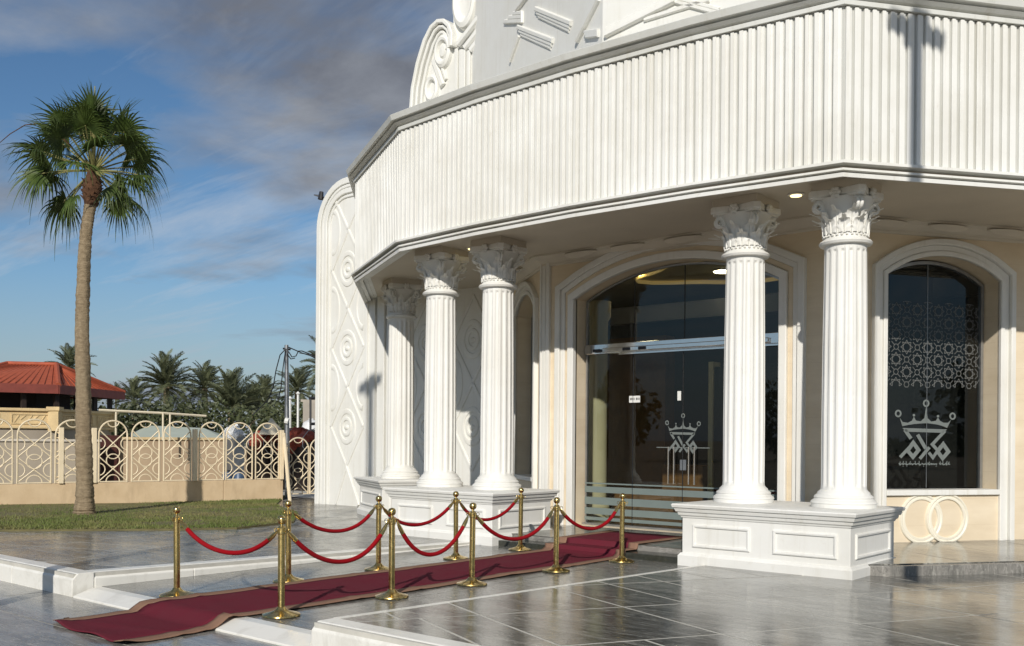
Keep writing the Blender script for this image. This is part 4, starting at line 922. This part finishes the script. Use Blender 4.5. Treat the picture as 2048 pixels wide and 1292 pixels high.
# ---------------------------------------------------------------- fan palm on the lawn
def fan_palm():
    b = at_z(169, 1028, .12); Zd = (b-CAM).dot(Vector((-math.sin(YAW), math.cos(YAW), 0)))
    t = thing('fan_palm', 'tall slender fan palm with green crown growing on the lawn', 'palm tree', (b.x, b.y, b.z-.06))
    px = [(169, 1030), (169, 1018), (169.5, 1000), (169, 960), (168, 900), (167, 820), (165.5, 740), (164.5, 660), (165.5, 590), (168, 520), (173, 460), (178.5, 425), (183, 395)]
    wd = [46, 39, 35, 32, 31, 29.5, 28, 26.5, 25.5, 24, 22.5, 22, 25]
    path = [at_depth(x, y, Zd) for x, y in px]
    # resample finely and roughen the outline
    P = []; W = []
    for i in range(len(path)-1):
        for k in range(14):
            f_ = k/14; P.append(path[i].lerp(path[i+1], f_)); W.append((wd[i]+(wd[i+1]-wd[i])*f_)*Zd/1970.5/2*(1+.045*random.uniform(-1, 1)+.05*((len(P) % 3)/2-.5)))
    W[0] *= 1.15
    n = 20; V = []
    for p, r in zip(P, W):
        for j in range(n):
            a = 2*math.pi*j/n; rr = r*(1+.05*math.sin(a*5+p.z*3)+random.uniform(-.03, .03)); V.append((p.x+rr*math.cos(a), p.y+rr*math.sin(a), p.z))
    MB().add(V, [(i*n+j, i*n+(j+1) % n, (i+1)*n+(j+1) % n, (i+1)*n+j) for i in range(len(P)-1) for j in range(n)]).build('trunk', M['palm_bark'], t, smooth=True, ang=80)
    top = at_depth(187, 348, Zd)
    # fibrous heart with cut leaf bases
    lo = path[-1]+Vector((0, 0, -.02)); fb = MB().tube([lo-Vector((0, 0, .15)), lo+Vector((0, 0, .1)), lo.lerp(top, .45), lo.lerp(top, .8), top+Vector((0, 0, .15))], [.13, .175, .19, .15, .08], 14).build('fibre_heart', M['palm_fiber'], t, smooth=True)
    for k in range(44):
        a = k*2.4; f_ = (k/44); c = lo.lerp(top, f_*.9-.22); d = Vector((math.cos(a), math.sin(a), .9)).normalized()
        MB().tube([c+Vector((d.x, d.y, 0))*.10, c+Vector((d.x, d.y, 0))*.15+d*.15], [.045, .006], 5).build('leaf_base', M['palm_fiber'], fb)
    crown = top+Vector((0, 0, .05))
    rnd = random.Random(21)
    def frond(az, el, pet, rad, droop, mat='fan_leaf', twist=0):
        d = Vector((math.cos(az)*math.cos(el), math.sin(az)*math.cos(el), math.sin(el)))
        # petiole arcs over
        pts = []; sag = .16*pet*max(0, math.cos(el))*(1.2 if el < .3 else .7)
        for i in range(7):
            f_ = i/6; p = crown+d*(pet*f_)+Vector((0, 0, -sag*f_*f_)); pts.append(p)
        ax = (pts[-1]-pts[-2]).normalized(); side = ax.cross(Vector((0, 0, 1)))
        if side.length < .1: side = Vector((-math.sin(az), math.cos(az), 0))
        side.normalize(); side = (Matrix.Rotation(twist, 3, ax) @ side); nrm = side.cross(ax).normalized()
        hub = pts[-1]; nl = 31; mb = MB()
        for k in range(nl):
            g = (k+.5)/nl*2-1; an = g*R(128); L_ = rad*(1-.36*abs(g)**1.5)*rnd.uniform(.74, 1.16)
            dr = (ax*math.cos(an)+side*math.sin(an)).normalized(); V = []; w0 = .033
            for i in range(7):
                f_ = i/6; r = L_*f_
                p = hub+dr*r+nrm*(.10*rad*(math.cos(an*1.2))*f_*(1-f_)*1.5)
                dd = max(0, f_-.30)/.70; lag = 1+.5*math.sin(k*2.7)
                p = p+Vector((0, 0, -droop*lag*L_*dd**1.7)) - dr*(droop*.42*L_*dd**2.2)
                pd = nrm.cross(dr).normalized(); wv = (w0*(.5+f_*1.6)) if f_ < .36 else max(.003, w0*1.07*(1-(f_-.36)/.64*.95))
                if f_ < .05: wv = .012
                fold = nrm*wv*.35
                V += [p-pd*wv*.62, p+fold*.9, p+pd*wv*.62]
            mb.add(V, [(3*i+j, 3*i+j+1, 3*i+4+j, 3*i+3+j) for i in range(6) for j in range(2)])
        fr = mb.build('frond', M[mat], t)
        MB().tube(pts, [.028, .022, .018, .016, .014, .013, .012], 6).build('leaf_stalk', M['petiole'], fr, smooth=True)
    # young upright leaves, then arching, then hanging ones
    k = 0
    for el0, num, pet, rad, droop in ((82, 4, 1.0, .68, .05), (66, 9, 1.08, .80, .12), (46, 10, 1.12, .86, .24), (24, 10, 1.10, .84, .40), (2, 7, 1.02, .78, .50), (-22, 5, .90, .74, .55), (-50, 2, .68, .66, .6)):
        for i in range(num):
            az = k*2.39996+rnd.uniform(-.55, .55)
            if el0 < 0: az = YAW+(math.pi if i % 2 else 0)+rnd.uniform(-.8, .8)
            frond(az, R(el0+rnd.uniform(-10, 10)), pet*rnd.uniform(.85, 1.12), rad*rnd.uniform(.85, 1.08), droop*rnd.uniform(.6, 1.3), twist=rnd.uniform(-1.2, 1.2)); k += 1
    # closed spear leaf and the thin dry flower stalks
    MB().tube([crown+Vector((0, 0, .3)), crown+Vector((.02, 0, 1.0)), crown+Vector((.03, 0, 1.75))], [.04, .045, .010], 8).build('spear_leaf', M['petiole'], t, smooth=True)
    q = [at_depth(x, y, Zd) for x, y in ((175, 335), (140, 290), (100, 252), (78, 247), (50, 250), (20, 268), (-6, 290))]
    MB().tube(q, [.02, .018, .014, .012, .01, .009, .006], 6).build('flower_stalk', M['palm_fiber'], t, smooth=True)
fan_palm()

# ---------------------------------------------------------------- fence: low wall, posts, arched panels
FE0, FE1 = at_depth(-160, 1012, 21.6), at_depth(566, 1000, 26.6)
E0, E1 = Vector((FE0.x, FE0.y)), Vector((FE1.x, FE1.y)); TFE = math.atan2(E1.y-E0.y, E1.x-E0.x); LFE = (E1-E0).length
FF = frame(E0, TFE); ZG = zl(13)-.03
fence = thing('garden_fence', 'cream metal fence of arched panels on a low beige wall', 'fence', ((E0.x+E1.x)/2, (E0.y+E1.y)/2, ZG))
ZWL = .60
for a, b in ((0, LFE*.805), (LFE*.806, LFE)): MB().b2((a, -.22, ZG-.2), (b, 0, ZWL), FF).build('low_wall', M['fence_wall'], fence, bevel=.012)
def s_at(px): return on_plane((E0.x, E0.y), TFE, px, 900)[0]
def arc(cx, cz, r, a0, a1, n=14, sy=1): return [(cx+r*math.cos(R(a0+(a1-a0)*i/n)), cz+r*sy*math.sin(R(a0+(a1-a0)*i/n))) for i in range(n+1)]
def fence_panel(F, s0, s1, z0, z1, par):
    """arched frame, two crossings, paired rings and half rings"""
    w_ = s1-s0; sm = (s0+s1)/2; r = w_/2; zs = z1-r; T3 = lambda P, o=0: [F(s, o, z) for s, z in P]
    fr = MB().tube(T3([(s0, z0), (s0, zs)]+arc(sm, zs, r, 180, 0, 16)[1:-1]+[(s1, zs), (s1, z0)]), .021, 6).build('panel_frame', M['fence_metal'], par, smooth=True, ang=60)
    MB().b2((s0, -.012, z0), (s1, .012, z0+.025), F).build('bottom_rail', M['fence_metal'], fr)
    hh = (zs+r*.25-z0)/2
    for a, b in (((s0, z0+.02), (s1, z0+hh)), ((s1, z0+.02), (s0, z0+hh)), ((s0, z0+hh), (s1-.03, z0+2*hh)), ((s1, z0+hh), (s0+.03, z0+2*hh))):
        MB().tube(T3([a, b], random.choice((-.006, .006))), .016, 5).build('cross_bar', M['fence_metal'], fr)
    q = w_*.235
    for dz in (-q*.62, q*.62): MB().tube(T3(arc(sm, z0+hh+dz, q, 0, 360, 20)[:-1], .004), .014, 5, True).build('ring', M['fence_metal'], fr, smooth=True)
    for P in (arc(sm, z0+.02, q, 0, 180), arc(s0, z0+hh*.5, q*.95, -90, 90), arc(s1, z0+hh*.5, q*.95, 90, 270), arc(s0, z0+hh*1.5, q*.95, -90, 90), arc(s1, z0+hh*1.5, q*.95, 90, 270), arc(sm, z1-.02, q*.85, 180, 360)):
        MB().tube(T3(P, -.004), .014, 5).build('half_ring', M['fence_metal'], fr, smooth=True)
pans = [(-118, -48), (-43, 27), (33, 104), (109, 181), (196, 256), (262, 320), (326, 383), (397, 449), (451, 506), (510, 559)]
for a, b in pans:
    s0, s1 = s_at(a), s_at(b); fence_panel(FF, s0+.02, s1-.02, ZWL+.01, 2.10, fence)
for px in (122, 188, 390, 563):
    s = s_at(px); MB().b2((s-.055, -.06, ZWL-.005), (s+.055, .05, 1.92), FF).build('post', M['fence_metal'], fence, bevel=.008)
# gate leaves that come down to the ground between fence and ornamental wall
G0, G1 = at_depth(572, 996, 27.2), at_depth(662, 996, 28.0); TG = math.atan2(G1.y-G0.y, G1.x-G0.x); LG = (Vector((G1.x, G1.y))-Vector((G0.x, G0.y))).length
FG = frame((G0.x, G0.y), TG)
gate = thing('side_gate', 'cream arched metal gate leaves between fence and ornamental wall', 'gate', (G0.x, G0.y, ZG))
for i in range(2): fence_panel(FG, i*LG/2+.03, (i+1)*LG/2-.02, ZG+.12, 1.72, gate)
lp = thing('leaning_post', 'slim cream post leaning at the end of the low fence wall', 'post', at_depth(578, 1000, 26.5))
MB().tube([at_depth(580, 1004, 26.4), at_depth(568, 870, 26.6)], .05, 8).build('shaft', M['fence_metal'], lp, smooth=True); MB().tube([at_depth(567, 872, 26.6), at_depth(567, 866, 26.6)], .07, 8).build('tip', M['fence_metal'], lp, smooth=True)
# ---------------------------------------------------------------- utility pole with cables
up = thing('utility_pole', 'thin grey utility pole with drooping cables behind the fence end', 'pole', at_depth(574, 1000, 27.5))
MB().tube([at_depth(575, 1004, 27.5), at_depth(573, 690, 27.5)], [.075, .055], 12).build('pole', M['steel'], up, smooth=True)
MB().tube([at_depth(566, 697, 27.5), at_depth(581, 699, 27.5)], .03, 6).build('cross_arm', M['black_metal'], up)
MB().tube([at_depth(570, 841, 27.42), at_depth(577, 843, 27.42)], .09, 8).build('clamp', M['paper'], up)
for P in (((572, 697), (560, 710), (552, 740), (546, 775), (536, 800), (505, 830)), ((571, 700), (566, 735), (562, 775), (556, 800)), ((576, 694), (590, 700), (604, 706), (620, 711), (648, 722)), ((577, 703), (584, 714), (592, 712), (597, 702), (604, 702), (640, 716)), ((574, 708), (582, 718), (590, 716))):
    MB().tube([at_depth(x, y, 27.4) for x, y in P], .016, 5).build('cable', M['black_metal'], up)
# ---------------------------------------------------------------- gazebo with red hip roof
def gazebo():
    C0, C1, C2 = at_depth(117, 772, 33), at_depth(248, 786, 38), at_depth(-130, 762, 31.2); ze = C0.z
    for c in (C1, C2): c.z = ze
    C3 = C1+C2-C0; C3.z = ze; ctr = (C1+C2)/2
    t = thing('gazebo', 'garden gazebo with red hip roof and carved cream parapet behind the fence', 'gazebo', (ctr.x, ctr.y, 0))
    R1 = at_depth(113, 735, 35.6); R0 = at_depth(14, 725, 35.2); R0.z = R1.z = (R0.z+R1.z)/2
    cs = [C2, C0, C1, C3]
    m = MB(); m.add([*cs, R0, R1], [(0, 1, 5, 4), (1, 2, 5), (2, 3, 4, 5), (3, 0, 4), (0, 3, 2, 1)]); rf = m.build('roof', M['roof_red'], t)
    for a, b in ((C0, R1), (C1, R1), (C2, R0), (R0, R1)): MB().tube([a+Vector((0, 0, .03)), b+Vector((0, 0, .03))], .09, 8).build('ridge_tile', M['roof_red'], rf, smooth=True)
    for a, b in ((C2, C0), (C0, C1), (C1, C3), (C3, C2)):
        d = (b-a).normalized(); MB().add([a+Vector((0, 0, -.26)), b+Vector((0, 0, -.26)), b+Vector((0, 0, .04)), a+Vector((0, 0, .04))]+[p+Vector((d.y, -d.x, 0))*.05 for p in (a+Vector((0, 0, -.26)), b+Vector((0, 0, -.26)), b+Vector((0, 0, .04)), a+Vector((0, 0, .04)))], [(0, 1, 2, 3), (7, 6, 5, 4), (0, 4, 5, 1), (1, 5, 6, 2), (2, 6, 7, 3), (3, 7, 4, 0)]).build('eave_board', M['roof_edge'], rf)
    # ribs of the sheet roof
    for a, b, u, v, n in ((C2, C0, R0, R1, 16), (C0, C1, R1, R1, 12)):
        for i in range(1, n):
            MB().tube([a.lerp(b, i/n)+Vector((0, 0, .02)), u.lerp(v, i/n)+Vector((0, 0, .02))], .02, 4).build('roof_rib', M['roof_red'], rf)
    ins = lambda c, k: c.lerp(ctr, k)
    base = [ins(c, .16) for c in cs]; zt = at_depth(117, 818, 33.6).z
    MB().prism([(c.x, c.y) for c in base], -.2, zt-.62).build('base_wall', M['grey_wall'], t)
    for i in range(4):
        a, b = base[i], base[(i+1) % 4]; a2, b2 = Vector((a.x, a.y)), Vector((b.x, b.y)); th = math.atan2(b2.y-a2.y, b2.x-a2.x); F = frame(a2, th); L_ = (b2-a2).length
        pw = MB().b2((0, -.2, zt-.62), (L_, .03, zt-.10), F).build('parapet', M['gazebo_stone'], t)
        MB().b2((-.1, -.25, zt-.10), (L_+.1, .12, zt), F).build('coping', M['gazebo_stone'], pw, bevel=.02); MB().b2((-.05, -.22, zt-.68), (L_+.05, .09, zt-.60), F).build('string_course', M['gazebo_stone'], pw, bevel=.02)
        n = max(2, int(L_/1.3))
        for k in range(n):
            s0, s1 = L_*k/n+.16, L_*(k+1)/n-.16
            m = MB(); sweep(m, [(s0, zt-.54), (s0, zt-.17), (s1, zt-.17), (s1, zt-.54)], [(0, .02), (-.01, .06), (-.05, .06), (-.06, .02)], lambda u, v, h: F(u, h, v), True); m.build('carved_panel', M['gazebo_stone'], pw)
            for q in range(5):
                bar(F, (s0+.1+(s1-s0-.2)*q/5, zt-.48+.1*(q % 2)), (s0+.25+(s1-s0-.2)*q/5, zt-.24), .05, .05, 'carved_leaf', pw, 'gazebo_stone')
        MB().lathe([(.24, zt-.75), (.24, zt-.1), (.30, zt-.06), (.30, zt+.06)], 4, (a.x, a.y, 0)).build('pier', M['gazebo_stone'], t)
        for f_ in (0.02, .35, .68):
            p = a2.lerp(b2, f_); MB().b2((p.x-.07, p.y-.07, zt), (p.x+.07, p.y+.07, ze)).build('roof_post', M['dark_wood'], t)
    # timber lining under the roof and a closed bay on the left
    MB().prism([(ins(c, .1).x, ins(c, .1).y) for c in cs], ze-.2, ze-.12).build('ceiling', M['dark_wood'], t)
    a, b = at_depth(-130, 800, 33.5), at_depth(72, 800, 34.5); MB().prism([(a.x, a.y), (b.x, b.y), (b.x-.6, b.y+1.5), (a.x-.6, a.y+1.5)], zt-.02, ze-.1).build('closed_bay', M['dark_wood'], t)
gazebo()
# ---------------------------------------------------------------- yard behind the fence
def yard():
    def slab(name, label, cat, px0, px1, Z0, Z1, zt, mat, th=.2, parts=None):
        a, b = at_depth(px0, 900, Z0), at_depth(px1, 900, Z1); F = frame((a.x, a.y), math.atan2(b.y-a.y, b.x-a.x)); L_ = (Vector((b.x, b.y))-Vector((a.x, a.y))).length
        t = thing(name, label, cat, ((a.x+b.x)/2, (a.y+b.y)/2, -.2)); MB().b2((0, -th, -.3), (L_, 0, zt), F).build('wall', M[mat], t); return t, F, L_
    t, F, L_ = slab('yard_wall', 'plain brown yard wall seen through the middle fence panels', 'wall', 236, 452, 31, 33, 1.62, 'beige_wall'); MB().b2((-.05, -.25, 1.62), (L_+.05, .06, 1.70), F).build('coping', M['gazebo_stone'], t)
    t, F, L_ = slab('yard_wall', 'brown yard wall behind the gate leaves at the right', 'wall', 488, 680, 33, 36, 1.35, 'beige_wall'); MB().b2((-.05, -.25, 1.35), (L_+.05, .06, 1.43), F).build('coping', M['far_wall'], t)
    t, F, L_ = slab('yard_wall', 'grey yard wall seen through the fence below the gazebo', 'wall', -160, 200, 28.2, 30, 1.55, 'grey_wall'); MB().b2((-.05, -.25, 1.55), (L_+.05, .06, 1.62), F).build('coping', M['far_wall'], t)
    t, F, L_ = slab('yard_door', 'dark maroon yard door seen through the fence right of the palm', 'door', 200, 240, 30.6, 30.9, 1.75, 'maroon', .08)
    for i in range(3): MB().b2((.08, 0, .15+i*.5), (L_-.08, .03, .55+i*.5), F).build('door_panel', M['maroon'], t, bevel=.02)
    # pale green tent roof
    a, b, c_, d = at_depth(268, 874, 34), at_depth(450, 878, 35), at_depth(440, 868, 41), at_depth(262, 866, 40); r0, r1 = at_depth(300, 851, 37), at_depth(408, 856, 38)
    t = thing('tent', 'pale green fabric tent roof behind the middle of the fence', 'tent', ((a+c_)/2).to_tuple()); 
    MB().add([a, b, c_, d, r0, r1], [(0, 1, 5, 4), (1, 2, 5), (2, 3, 4, 5), (3, 0, 4)]).build('canopy', M['tent_green'], t)
    for p in (a, b, c_, d): MB().tube([(p.x, p.y, -.2), (p.x, p.y, p.z+.02)], .04, 6).build('pole', M['steel'], t)
    # long thin cream rail above the fence
    t = thing('cable_rail', 'long thin cream rail running above the fence in front of the palms', 'rail', at_depth(300, 825, 31)); MB().tube([at_depth(198, 820, 30), at_depth(322, 826, 31), at_depth(412, 832, 32)], .04, 6).build('rail', M['cream_cloth'], t)
    for px, y0 in ((232, 822), (326, 826), (340, 828)): MB().tube([at_depth(px, y0, 31), (at_depth(px, y0, 31).x, at_depth(px, y0, 31).y, 1.6)], .03, 6).build('upright', M['cream_cloth'], t)
    # heaps of tarpaulin: lumpy closed bodies
    def heap(name, label, cat, px, py, Z, rx, rz, mat, seed, sq=.7):
        c = at_depth(px, py, Z); rnd = random.Random(seed); ph = [rnd.uniform(0, 6) for _ in range(6)]; V = []; n, k = 60, 34
        t = thing(name, label, cat, (c.x, c.y, -.2))
        for i in range(k+1):
            el = math.pi*i/k
            for j in range(n):
                a = 2*math.pi*j/n; f_ = 1+.16*math.sin(3*a+ph[0]+el*2)+.10*math.sin(7*a+ph[1])+.08*math.sin(5*el+ph[2]+a)-.10*abs(math.sin(6*a+3*el+ph[3]))-.07*abs(math.sin(9*el-4*a+ph[4]))+.05*abs(math.sin(15*a+5*el+ph[5]))
                V.append((c.x+rx*f_*math.sin(el)*math.cos(a), c.y+rx*sq*f_*math.sin(el)*math.sin(a), c.z+rz*math.cos(el)*f_))
        MB().add(V, [(i*n+j, i*n+(j+1) % n, (i+1)*n+(j+1) % n, (i+1)*n+j) for i in range(k) for j in range(n)]).build('cover', M[mat], t, smooth=True, ang=25)
        st = MB().b2((c.x-rx*.8, c.y-rx*.5, -.3), (c.x+rx*.8, c.y+rx*.5, c.z)).build('stack', M['dark_wood'] if mat != 'tarp_white' else M['steel'], t)
        for q in range(2):
            a = .5+q*1.4; MB().tube([(c.x+rx*1.1*math.cos(a+b_*.0), c.y+rx*.75*math.sin(b_*.628), c.z+rz*1.12*math.cos(b_*.628)) for b_ in range(10)], .015, 4, True).build('strap', M['steel'], t)
    heap('covered_pile', 'white tarpaulin bundle above the fence left of the utility pole', 'covered pile', 468, 870, 30.5, .36, .27, 'tarp_white', 2)
    heap('covered_pile', 'red tarpaulin heap behind the last arched fence panel', 'covered pile', 528, 886, 32, .62, .34, 'tarp_red', 3)
    heap('covered_pile', 'red tarpaulin heap above the gate leaves beside the ornamental wall', 'covered pile', 604, 884, 32, .80, .40, 'tarp_red', 4)
    # parasol, barrels, trestle
    p = at_depth(543, 858, 31.5); t = thing('parasol', 'folded cream parasol top behind the last fence panel', 'parasol', (p.x, p.y, -.2)); MB().lathe([(.02, .35), (.12, .22), (.32, .02), (.42, -.18), (.38, -.19), (.0, .2)], 10, tuple(p)).build('canopy', M['cream_cloth'], t, smooth=True); MB().tube([(p.x, p.y, -.2), (p.x, p.y, p.z+.3)], .03, 6).build('pole', M['fence_metal'], t)
    for i, (px, lb) in enumerate(((455, 'dark blue plastic drum behind the fence, left one of two'), (478, 'dark blue plastic drum behind the fence, right one of two'))):
        p = at_depth(px, 965, 29.5); t = thing('drum', lb, 'drum', (p.x, p.y, ZG), 'blue drums behind the fence'); MB().lathe([(.16, -.4), (.17, 0), (.18, .1), (.17, .12), (.17, .4), (.18, .42), (.17, .44), (.16, .62), (.13, .66)], 18, (p.x, p.y, ZG)).build('body', M['barrel_blue'], t, smooth=True); MB().lathe([(.13, .66), (.13, .70), (.0, .70)], 14, (p.x, p.y, ZG)).build('lid', M['black_metal'], t)
    # dark steel frame and white wall fragment at the far right of the yard
    t = thing('steel_frame', 'dark steel frame standing behind the gate beside the ornamental wall', 'frame', at_depth(625, 900, 34))
    for P in (((621, 905), (621, 797)), ((618, 797), (662, 795)), ((608, 862), (662, 864)), ((621, 848), (662, 846))): MB().tube([at_depth(x, y, 34) for x, y in P], .05, 4).build('bar', M['black_metal'], t)
    t = thing('white_tank', 'white rounded water tank behind the dark steel frame', 'tank', at_depth(618, 880, 37)); p = at_depth(622, 890, 37); MB().lathe([(.0, .95), (.12, .94), (.28, .85), (.34, .7), (.34, 0), (.30, -.1)], 18, tuple(p)).build('body', M['tarp_white'], t, smooth=True); MB().lathe([(.1, .93), (.1, 1.0), (0, 1.0)], 10, tuple(p)).build('lid', M['tarp_white'], t)
    for px, py0, py1, lb, Z in ((580, 797, 870, 'white knobbly post behind the utility pole', 38), (596, 787, 860, 'thin white mast between utility pole and steel frame', 42)):
        a, b = at_depth(px, py1, Z), at_depth(px, py0, Z); t = thing('mast', lb, 'post', (a.x, a.y, 0)); MB().tube([(a.x, a.y, -.2), b], .05, 6).build('shaft', M['paper'], t); MB().lathe([(0, -.1), (.1, 0), (.0, .1)], 8, tuple(b)).build('knob', M['paper'], t)
    p = at_depth(610, 850, 60); t = thing('far_house', 'pale house fragment behind the steel frame at the wall edge', 'building', (p.x, p.y, 0)); a, b = at_depth(606, 800, 60), at_depth(690, 800, 62)
    MB().prism([(a.x, a.y), (b.x, b.y), (b.x-3, b.y+4), (a.x-3, a.y+4)], -.3, 3.9).build('wall', M['far_wall'], t); MB().prism([(a.x-.1, a.y-.1), (b.x+.1, b.y-.1), (b.x-3, b.y+4.1), (a.x-3.1, a.y+4.1)], 3.9, 4.05).build('roof', M['far_wall'], t)
yard()
# ---------------------------------------------------------------- date palms and shrubs beyond
def date_mesh(seed):
    rnd = random.Random(seed); mb = MB(); L_ = 3.2; n = 44; pts = []
    for i in range(12):
        f_ = i/11; pts.append(Vector((L_*(f_-.10*f_**3), 0, .55*L_*(f_*.55-.75*f_*f_))))
    mb.tube(pts, [.035*(1-i/13) for i in range(12)], 4)
    for i in range(n):
        f_ = .14+.86*i/n; k = f_*11; j = min(10, int(k)); p = pts[j].lerp(pts[j+1], k-j); t_ = (pts[j+1]-pts[j]).normalized(); ll = .62*math.sin(math.pi*(.18+.8*f_))**.7*rnd.uniform(.85, 1.1)
        for sgn in (-1, 1):
            d = (t_*.75+Vector((0, sgn, 0))*.85+Vector((0, 0, rnd.uniform(.05, .45)))).normalized(); q = p+d*ll+Vector((0, 0, -.10*ll)); wv = t_*.028; md = p+d*ll*.5+Vector((0, 0, .02))
            mb.add([p-wv*.6, p+wv*.6, md+wv, q, md-wv], [(0, 1, 2, 3, 4)])
    return mb.mesh('frond', M['date_leaf'])
DM = [date_mesh(i) for i in range(3)]
def date_palm(label, px, py, Z, s, nf, seed, tilt=0.0, lo=-55, hi=82):
    rnd = random.Random(seed); s *= 1.16; c = at_depth(px, py-4, Z); t = thing('date_palm', label, 'palm tree', (c.x, c.y, -.3), 'date palms beyond the fence')
    P = [Vector((c.x+tilt*(c.z+.3)*(1-f_)**1.5, c.y, -.3+(c.z+.3)*f_)) for f_ in [i/8 for i in range(9)]]
    MB().tube(P, [.26*s]+[.22*s*(1+.08*(i % 2)) for i in range(7)]+[.26*s], 10).build('trunk', M['palm_bark'], t, smooth=True)
    for k in range(nf):
        el = lo+(hi-lo)*((k+.5)/nf)**.8+rnd.uniform(-8, 8); az = k*2.39996+rnd.uniform(-.3, .3)
        o = link('frond', DM[k % 3], t, loc=c, scale=(s*rnd.uniform(.85, 1.1),)*3); o.rotation_euler = (Matrix.Rotation(az, 3, 'Z') @ Matrix.Rotation(-R(el), 3, 'Y') @ Matrix.Rotation(rnd.uniform(-.4, .4), 3, 'X')).to_euler()
for a in (('large date palm with round crown rising behind the fence centre', 333, 778, 78, .86, 54, 1), ('date palm just right of the largest one, with leaning crown', 410, 782, 82, .72, 44, 2, .12), ('small pale date palm left of the largest one, at gazebo eave', 268, 806, 70, .56, 36, 3), ('low bushy date palm between the leaning palm and the utility pole', 462, 828, 66, .86, 46, 4, 0, -10, 85), ('dark date palm close left of the utility pole', 530, 806, 80, .66, 40, 5),
          ('dark date palm just right of the utility pole', 594, 788, 80, .66, 44, 6), ('date palm top showing above the red gazebo roof', 138, 742, 86, .70, 40, 7), ('date palm fronds poking past the edge of the ornamental wall', 652, 742, 60, .62, 36, 8), ('small far date palm behind the right end of the gazebo roof', 232, 790, 95, .34, 30, 9), ('low spreading date palm above the white tarpaulin bundle', 505, 826, 72, .66, 40, 10, 0, -15, 80)):
    date_palm(*a)
def shrub_mesh(seed):
    rnd = random.Random(seed); mb = MB()
    for i in range(900):
        a, u = rnd.uniform(0, 6.283), rnd.uniform(-1, 1); r = (rnd.uniform(.25, 1)**.4)*(1+.22*math.sin(3*a+seed)+.18*math.sin(5*a+u*4)); q = math.sqrt(1-u*u)
        c = Vector((r*q*math.cos(a), r*q*math.sin(a), r*u*.8+.75)); d = Vector((rnd.gauss(0, 1), rnd.gauss(0, 1), rnd.gauss(0, 1))).normalized()*.085; e = d.cross(Vector((rnd.gauss(0, 1), rnd.gauss(0, 1), .3))).normalized()*.05
        mb.add([c-d, c+e, c+d, c-e], [(0, 1, 2, 3)])
    return mb.mesh('foliage', M['shrub_leaf'])
SMH = [shrub_mesh(i) for i in range(3)]
SH = [(205, 845, 60, 1.6, 'dark shrub showing under the right end of the gazebo roof'), (60, 800, 48, 1.9, 'dark tree foliage seen through the gazebo opening'), (250, 838, 58, 1.4, 'round dark shrub left of the largest date palm'), (300, 842, 58, 1.7, 'dark shrub at the foot of the largest date palm'), (365, 838, 56, 1.7, 'dark shrub between the two tallest date palms'), (425, 842, 58, 1.7, 'dark shrub below the leaning date palm'), (520, 846, 58, 1.6, 'dark shrub above the last fence panels'), (570, 842, 62, 1.7, 'dark shrub directly behind the utility pole'), (612, 842, 66, 1.9, 'dark shrub behind the thin white mast'), (130, 812, 50, 1.5, 'dark foliage seen through the gazebo, right of the closed bay')]
for i, (px, py, Z, s, lb) in enumerate(SH):
    c = at_depth(px, py, Z); t = thing('shrub', lb, 'shrub', (c.x, c.y, -.3), 'dark shrubs beyond the fence'); h = max(.2, c.z-s*.7)
    link('foliage', SMH[i % 3], t, loc=(c.x, c.y, h-.3), rot=(0, 0, i*1.3), scale=(s*1.15, s*1.15, s)); MB().tube([(c.x, c.y, -.3), (c.x, c.y, h+.4*s)], .09, 6).build('stem', M['palm_bark'], t)
for i, (x, y, s_, lb) in enumerate(((-52, -58, 5.0, 'broad dark tree mirrored in the left door pane'), (-66, -52, 6.0, 'tallest dark tree mirrored in the glass door'), (-34, -64, 4.4, 'round dark tree mirrored in the right door pane'), (76, 8, 5.0, 'dark tree mirrored low in the arched window'), (82, 30, 5.6, 'second dark tree mirrored in the arched window'))):
    t = thing('street_tree', lb, 'tree', (x, y, -.3), 'trees across the street'); link('crown', SMH[i % 3], t, loc=(x, y, .7), rot=(0, 0, i), scale=(s_*1.2, s_*1.2, s_)); MB().tube([(x, y, -.3), (x+.1, y, 1.6)], [.2, .15], 8).build('trunk', M['palm_bark'], t, smooth=True)
# distant hedge line that closes the horizon
def far_hedge():
    rnd = random.Random(5); V = []; F = []
    for i in range(26000):
        an = rnd.uniform(R(-20), R(200)); d = rnd.uniform(120, 150); x, y = CAM.x+d*math.cos(an), CAM.y+d*math.sin(an)
        h = (2.2+1.0*math.sin(an*31)+.8*math.sin(an*83+1)+.5*math.sin(an*190)); z = rnd.uniform(-.2, max(.6, h)); s = rnd.uniform(.25, .6)
        a = rnd.uniform(0, 6.28); k = len(V); V += [(x-s*math.cos(a), y-s*math.sin(a), z), (x+s*math.cos(a), y+s*math.sin(a), z-.1), (x+rnd.uniform(-.3, .3), y, z+s*1.4)]; F.append((k, k+1, k+2))
    me = bpy.data.meshes.new('far_trees'); me.from_pydata(V, [], F); me.materials.append(M['shrub_leaf']); tag(link('far_trees', me), 'low dark line of distant trees along the horizon', 'trees', kind='stuff')
far_hedge()
